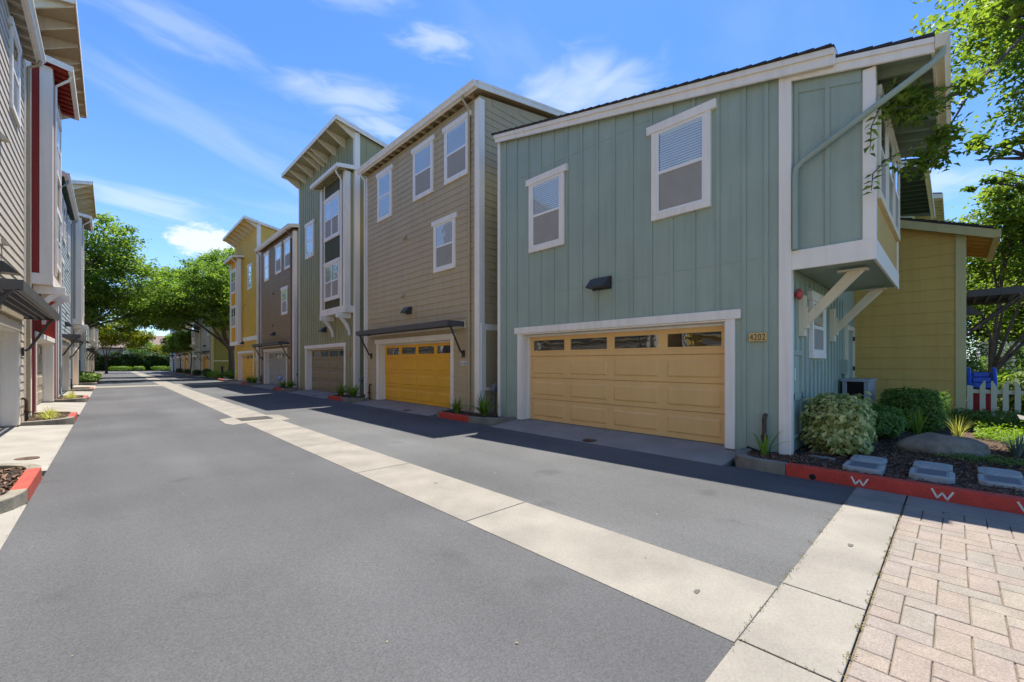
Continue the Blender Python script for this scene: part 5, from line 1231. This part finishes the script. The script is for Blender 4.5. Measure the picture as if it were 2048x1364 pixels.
# right planting at the street tree
shrub('shrub', 'low bright green hedge along the kerb before the moss green end wall', (6.95, 46.8, 0), (.42, 2.2, .55), 2600, .1, LEAF['bright'], 81, box=.6)
shrub('shrub', 'dark round bush before the yellow garage past the tree', (6.85, 50.3, 0), (.45, .7, .8), 1600, .1, LEAF['deep'], 82)
shrub('shrub', 'green plants at the foot of the forked street tree', (8.3, 44.4, 0), (1.2, 1.2, .7), 2600, .14, LEAF['hedge'], 83)
t = thing('kerb_post', 'pair of black posts beside the forked street tree', 'post', (7.3, 45.4, 0))
for y in (45.2, 45.6): mb = MB(); mb.box(7.25, 7.35, y-.05, y+.05, -.05, 1.05); mb.build('post', BLACKM, t, bevel=.01)
for i, (x, y) in enumerate(((6.9, 57.6), (6.9, 65.6), (6.9, 73.6))): shrub('shrub', ('small dark bush at the foot of the first grey-green garage', 'small dark bush between the grey-green and ochre garages', 'small dark bush between the ochre and red garages')[i], (x, y, 0), (.4, .7, .6), 900, .1, LEAF['deep'], 84+i)

# ------------------------------------------------------------------ end of the street
t = thing('hedge', 'tall dark green hedge closing the end of the alley', 'hedge', (6, 99.5, 0)); rg = np.random.default_rng(90); n = 26000
X = rg.uniform(-14, 20, n); Zt = 2.75+.2*np.sin(X*.7)+.15*np.sin(X*2.3); tz = rg.uniform(0, 1, n); Y = 98.9+rg.uniform(0, .6, n)*rg.uniform(0, 1, n)+.25*np.sin(X*1.9+tz*5); Z = tz**.8*Zt
k = int(n*.25); Y[:k] = 98.9+rg.uniform(0, 1.6, k); Z[:k] = Zt[:k]+rg.normal(size=k)*.12
leaf_mesh('foliage', np.stack([X, Y, Z], 1), .26, LEAF['deep'], t, 91, tint=.4+.3*np.sin(X*2)*np.sin(Z*3))
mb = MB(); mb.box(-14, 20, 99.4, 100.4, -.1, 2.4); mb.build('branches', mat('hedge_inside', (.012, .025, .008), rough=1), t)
for i, (x, w, lb) in enumerate(((1.2, 1.6, 'left'), (3.6, .8, 'small second'), (6.4, 1.2, 'third'), (8.4, 1.0, 'fourth'), (11.2, .9, 'right'))):
    shrub('shrub', 'low bright rounded shrub before the far hedge, '+lb+' one', (x, 98.0, 0), (w, .6, .75), 1300, .14, LEAF['bright'], 95+i, box=.4, group='low shrubs before the hedge')
sheet('far_kerb', -6, 16, 97.5, 97.7, .02, CONC3)
tree('bush_tree', 'rounded bright bush above the hedge, left of the far building window', (4.2, 103, 0), [(4.2, 103, 4.0, 2.2)], 2200, .3, LEAF['hedge'], (.1, 1.5), 101, twigs=3)
tree('bush_tree', 'yellow-green bush above the hedge with warm tips', (8.0, 103, 0), [(7.6, 103, 3.6, 2.0), (9.6, 103.5, 4.6, 2.0)], 3600, .3, LEAF['lime'], (.1, 1.5), 102, twigs=3)
tree('bush_tree', 'darker bush above the hedge beside the right row', (12, 102, 0), [(11.8, 102, 3.6, 2.6), (13.5, 102, 4.4, 2.4)], 3600, .3, LEAF['hedge'], (.1, 1.5), 103, twigs=3)
for i, (x, h_, lb) in enumerate(((18.5, 14.0, 'narrow dark conifer, left of the pair'), (22, 13.0, 'narrow dark conifer, middle'), (25, 11.5, 'broader dark conifer, right'))):
    y = 150; tree('conifer', lb+' above the far roof', (x, y, 0), [(x, y, z, 1.9*(1-z/(h_*1.15))+.6) for z in (2, 4, 6, 8, 10, h_-2.4)], 5200, .4, LEAF['needle'], (.3, h_*.5), 110+i, 'conifers on the skyline', twigs=0, shell=.3)
t = thing('apartment_building', 'low grey building with a brown shingle roof beyond the hedge', 'building', (8, 120, 0))
mb = MB(); mb.box(-8, 30, 118, 128, -.1, 4.3); mb.box(2.0, 4.4, 117.2, 118, -.1, 4.0); mb.build('wall', mat('pale_grey_stucco', (.40, .40, .41), rough=.9), t)
mb = MB(); mb.prism([(-9, 116.9, 4.25), (-9, 116.9, 4.45), (-9, 123, 7.4), (-9, 129, 4.45), (-9, 129, 4.25)], (40, 0, 0)); rf = mb.build('roof', mat('brown_shingle', (.20, .145, .115), rough=.95, var=.15, vscale=3, fine=.15, fscale=12), t)
mb = MB()
for k in range(6): x = 5+k*2.0; mb.box(x, x+.3, 121.2, 121.5, 6.4, 7.0)
mb.build('roof_vent', BLACKM, rf)
mb = MB(); mb.box(-9, 31, 116.75, 116.9, 4.15, 4.42); mb.build('fascia', mat('brown_fascia', (.08, .05, .04), rough=.8), rf)
for x in (9.6, 14.5): mb = MB(); mb.box(x, x+2.0, 117.9, 118, 2.4, 3.9); w_ = mb.build('window', WHITE, t); mb = MB(); mb.box(x+.15, x+1.85, 117.86, 117.9, 2.55, 3.75); mb.build('pane', BLACKM, w_)
t = thing('sign_post', 'small white sign on a post before the far hedge', 'sign', (10.2, 97.9, 0)); mb = MB(); mb.tube([(10.2, 97.9, 0), (10.2, 97.9, 2.3)], .05, 6); mb.build('post', PIPE, t)
mb = MB(); mb.box(9.95, 10.45, 97.82, 97.84, 1.9, 2.5); mb.build('sign_face', WHITE, t)
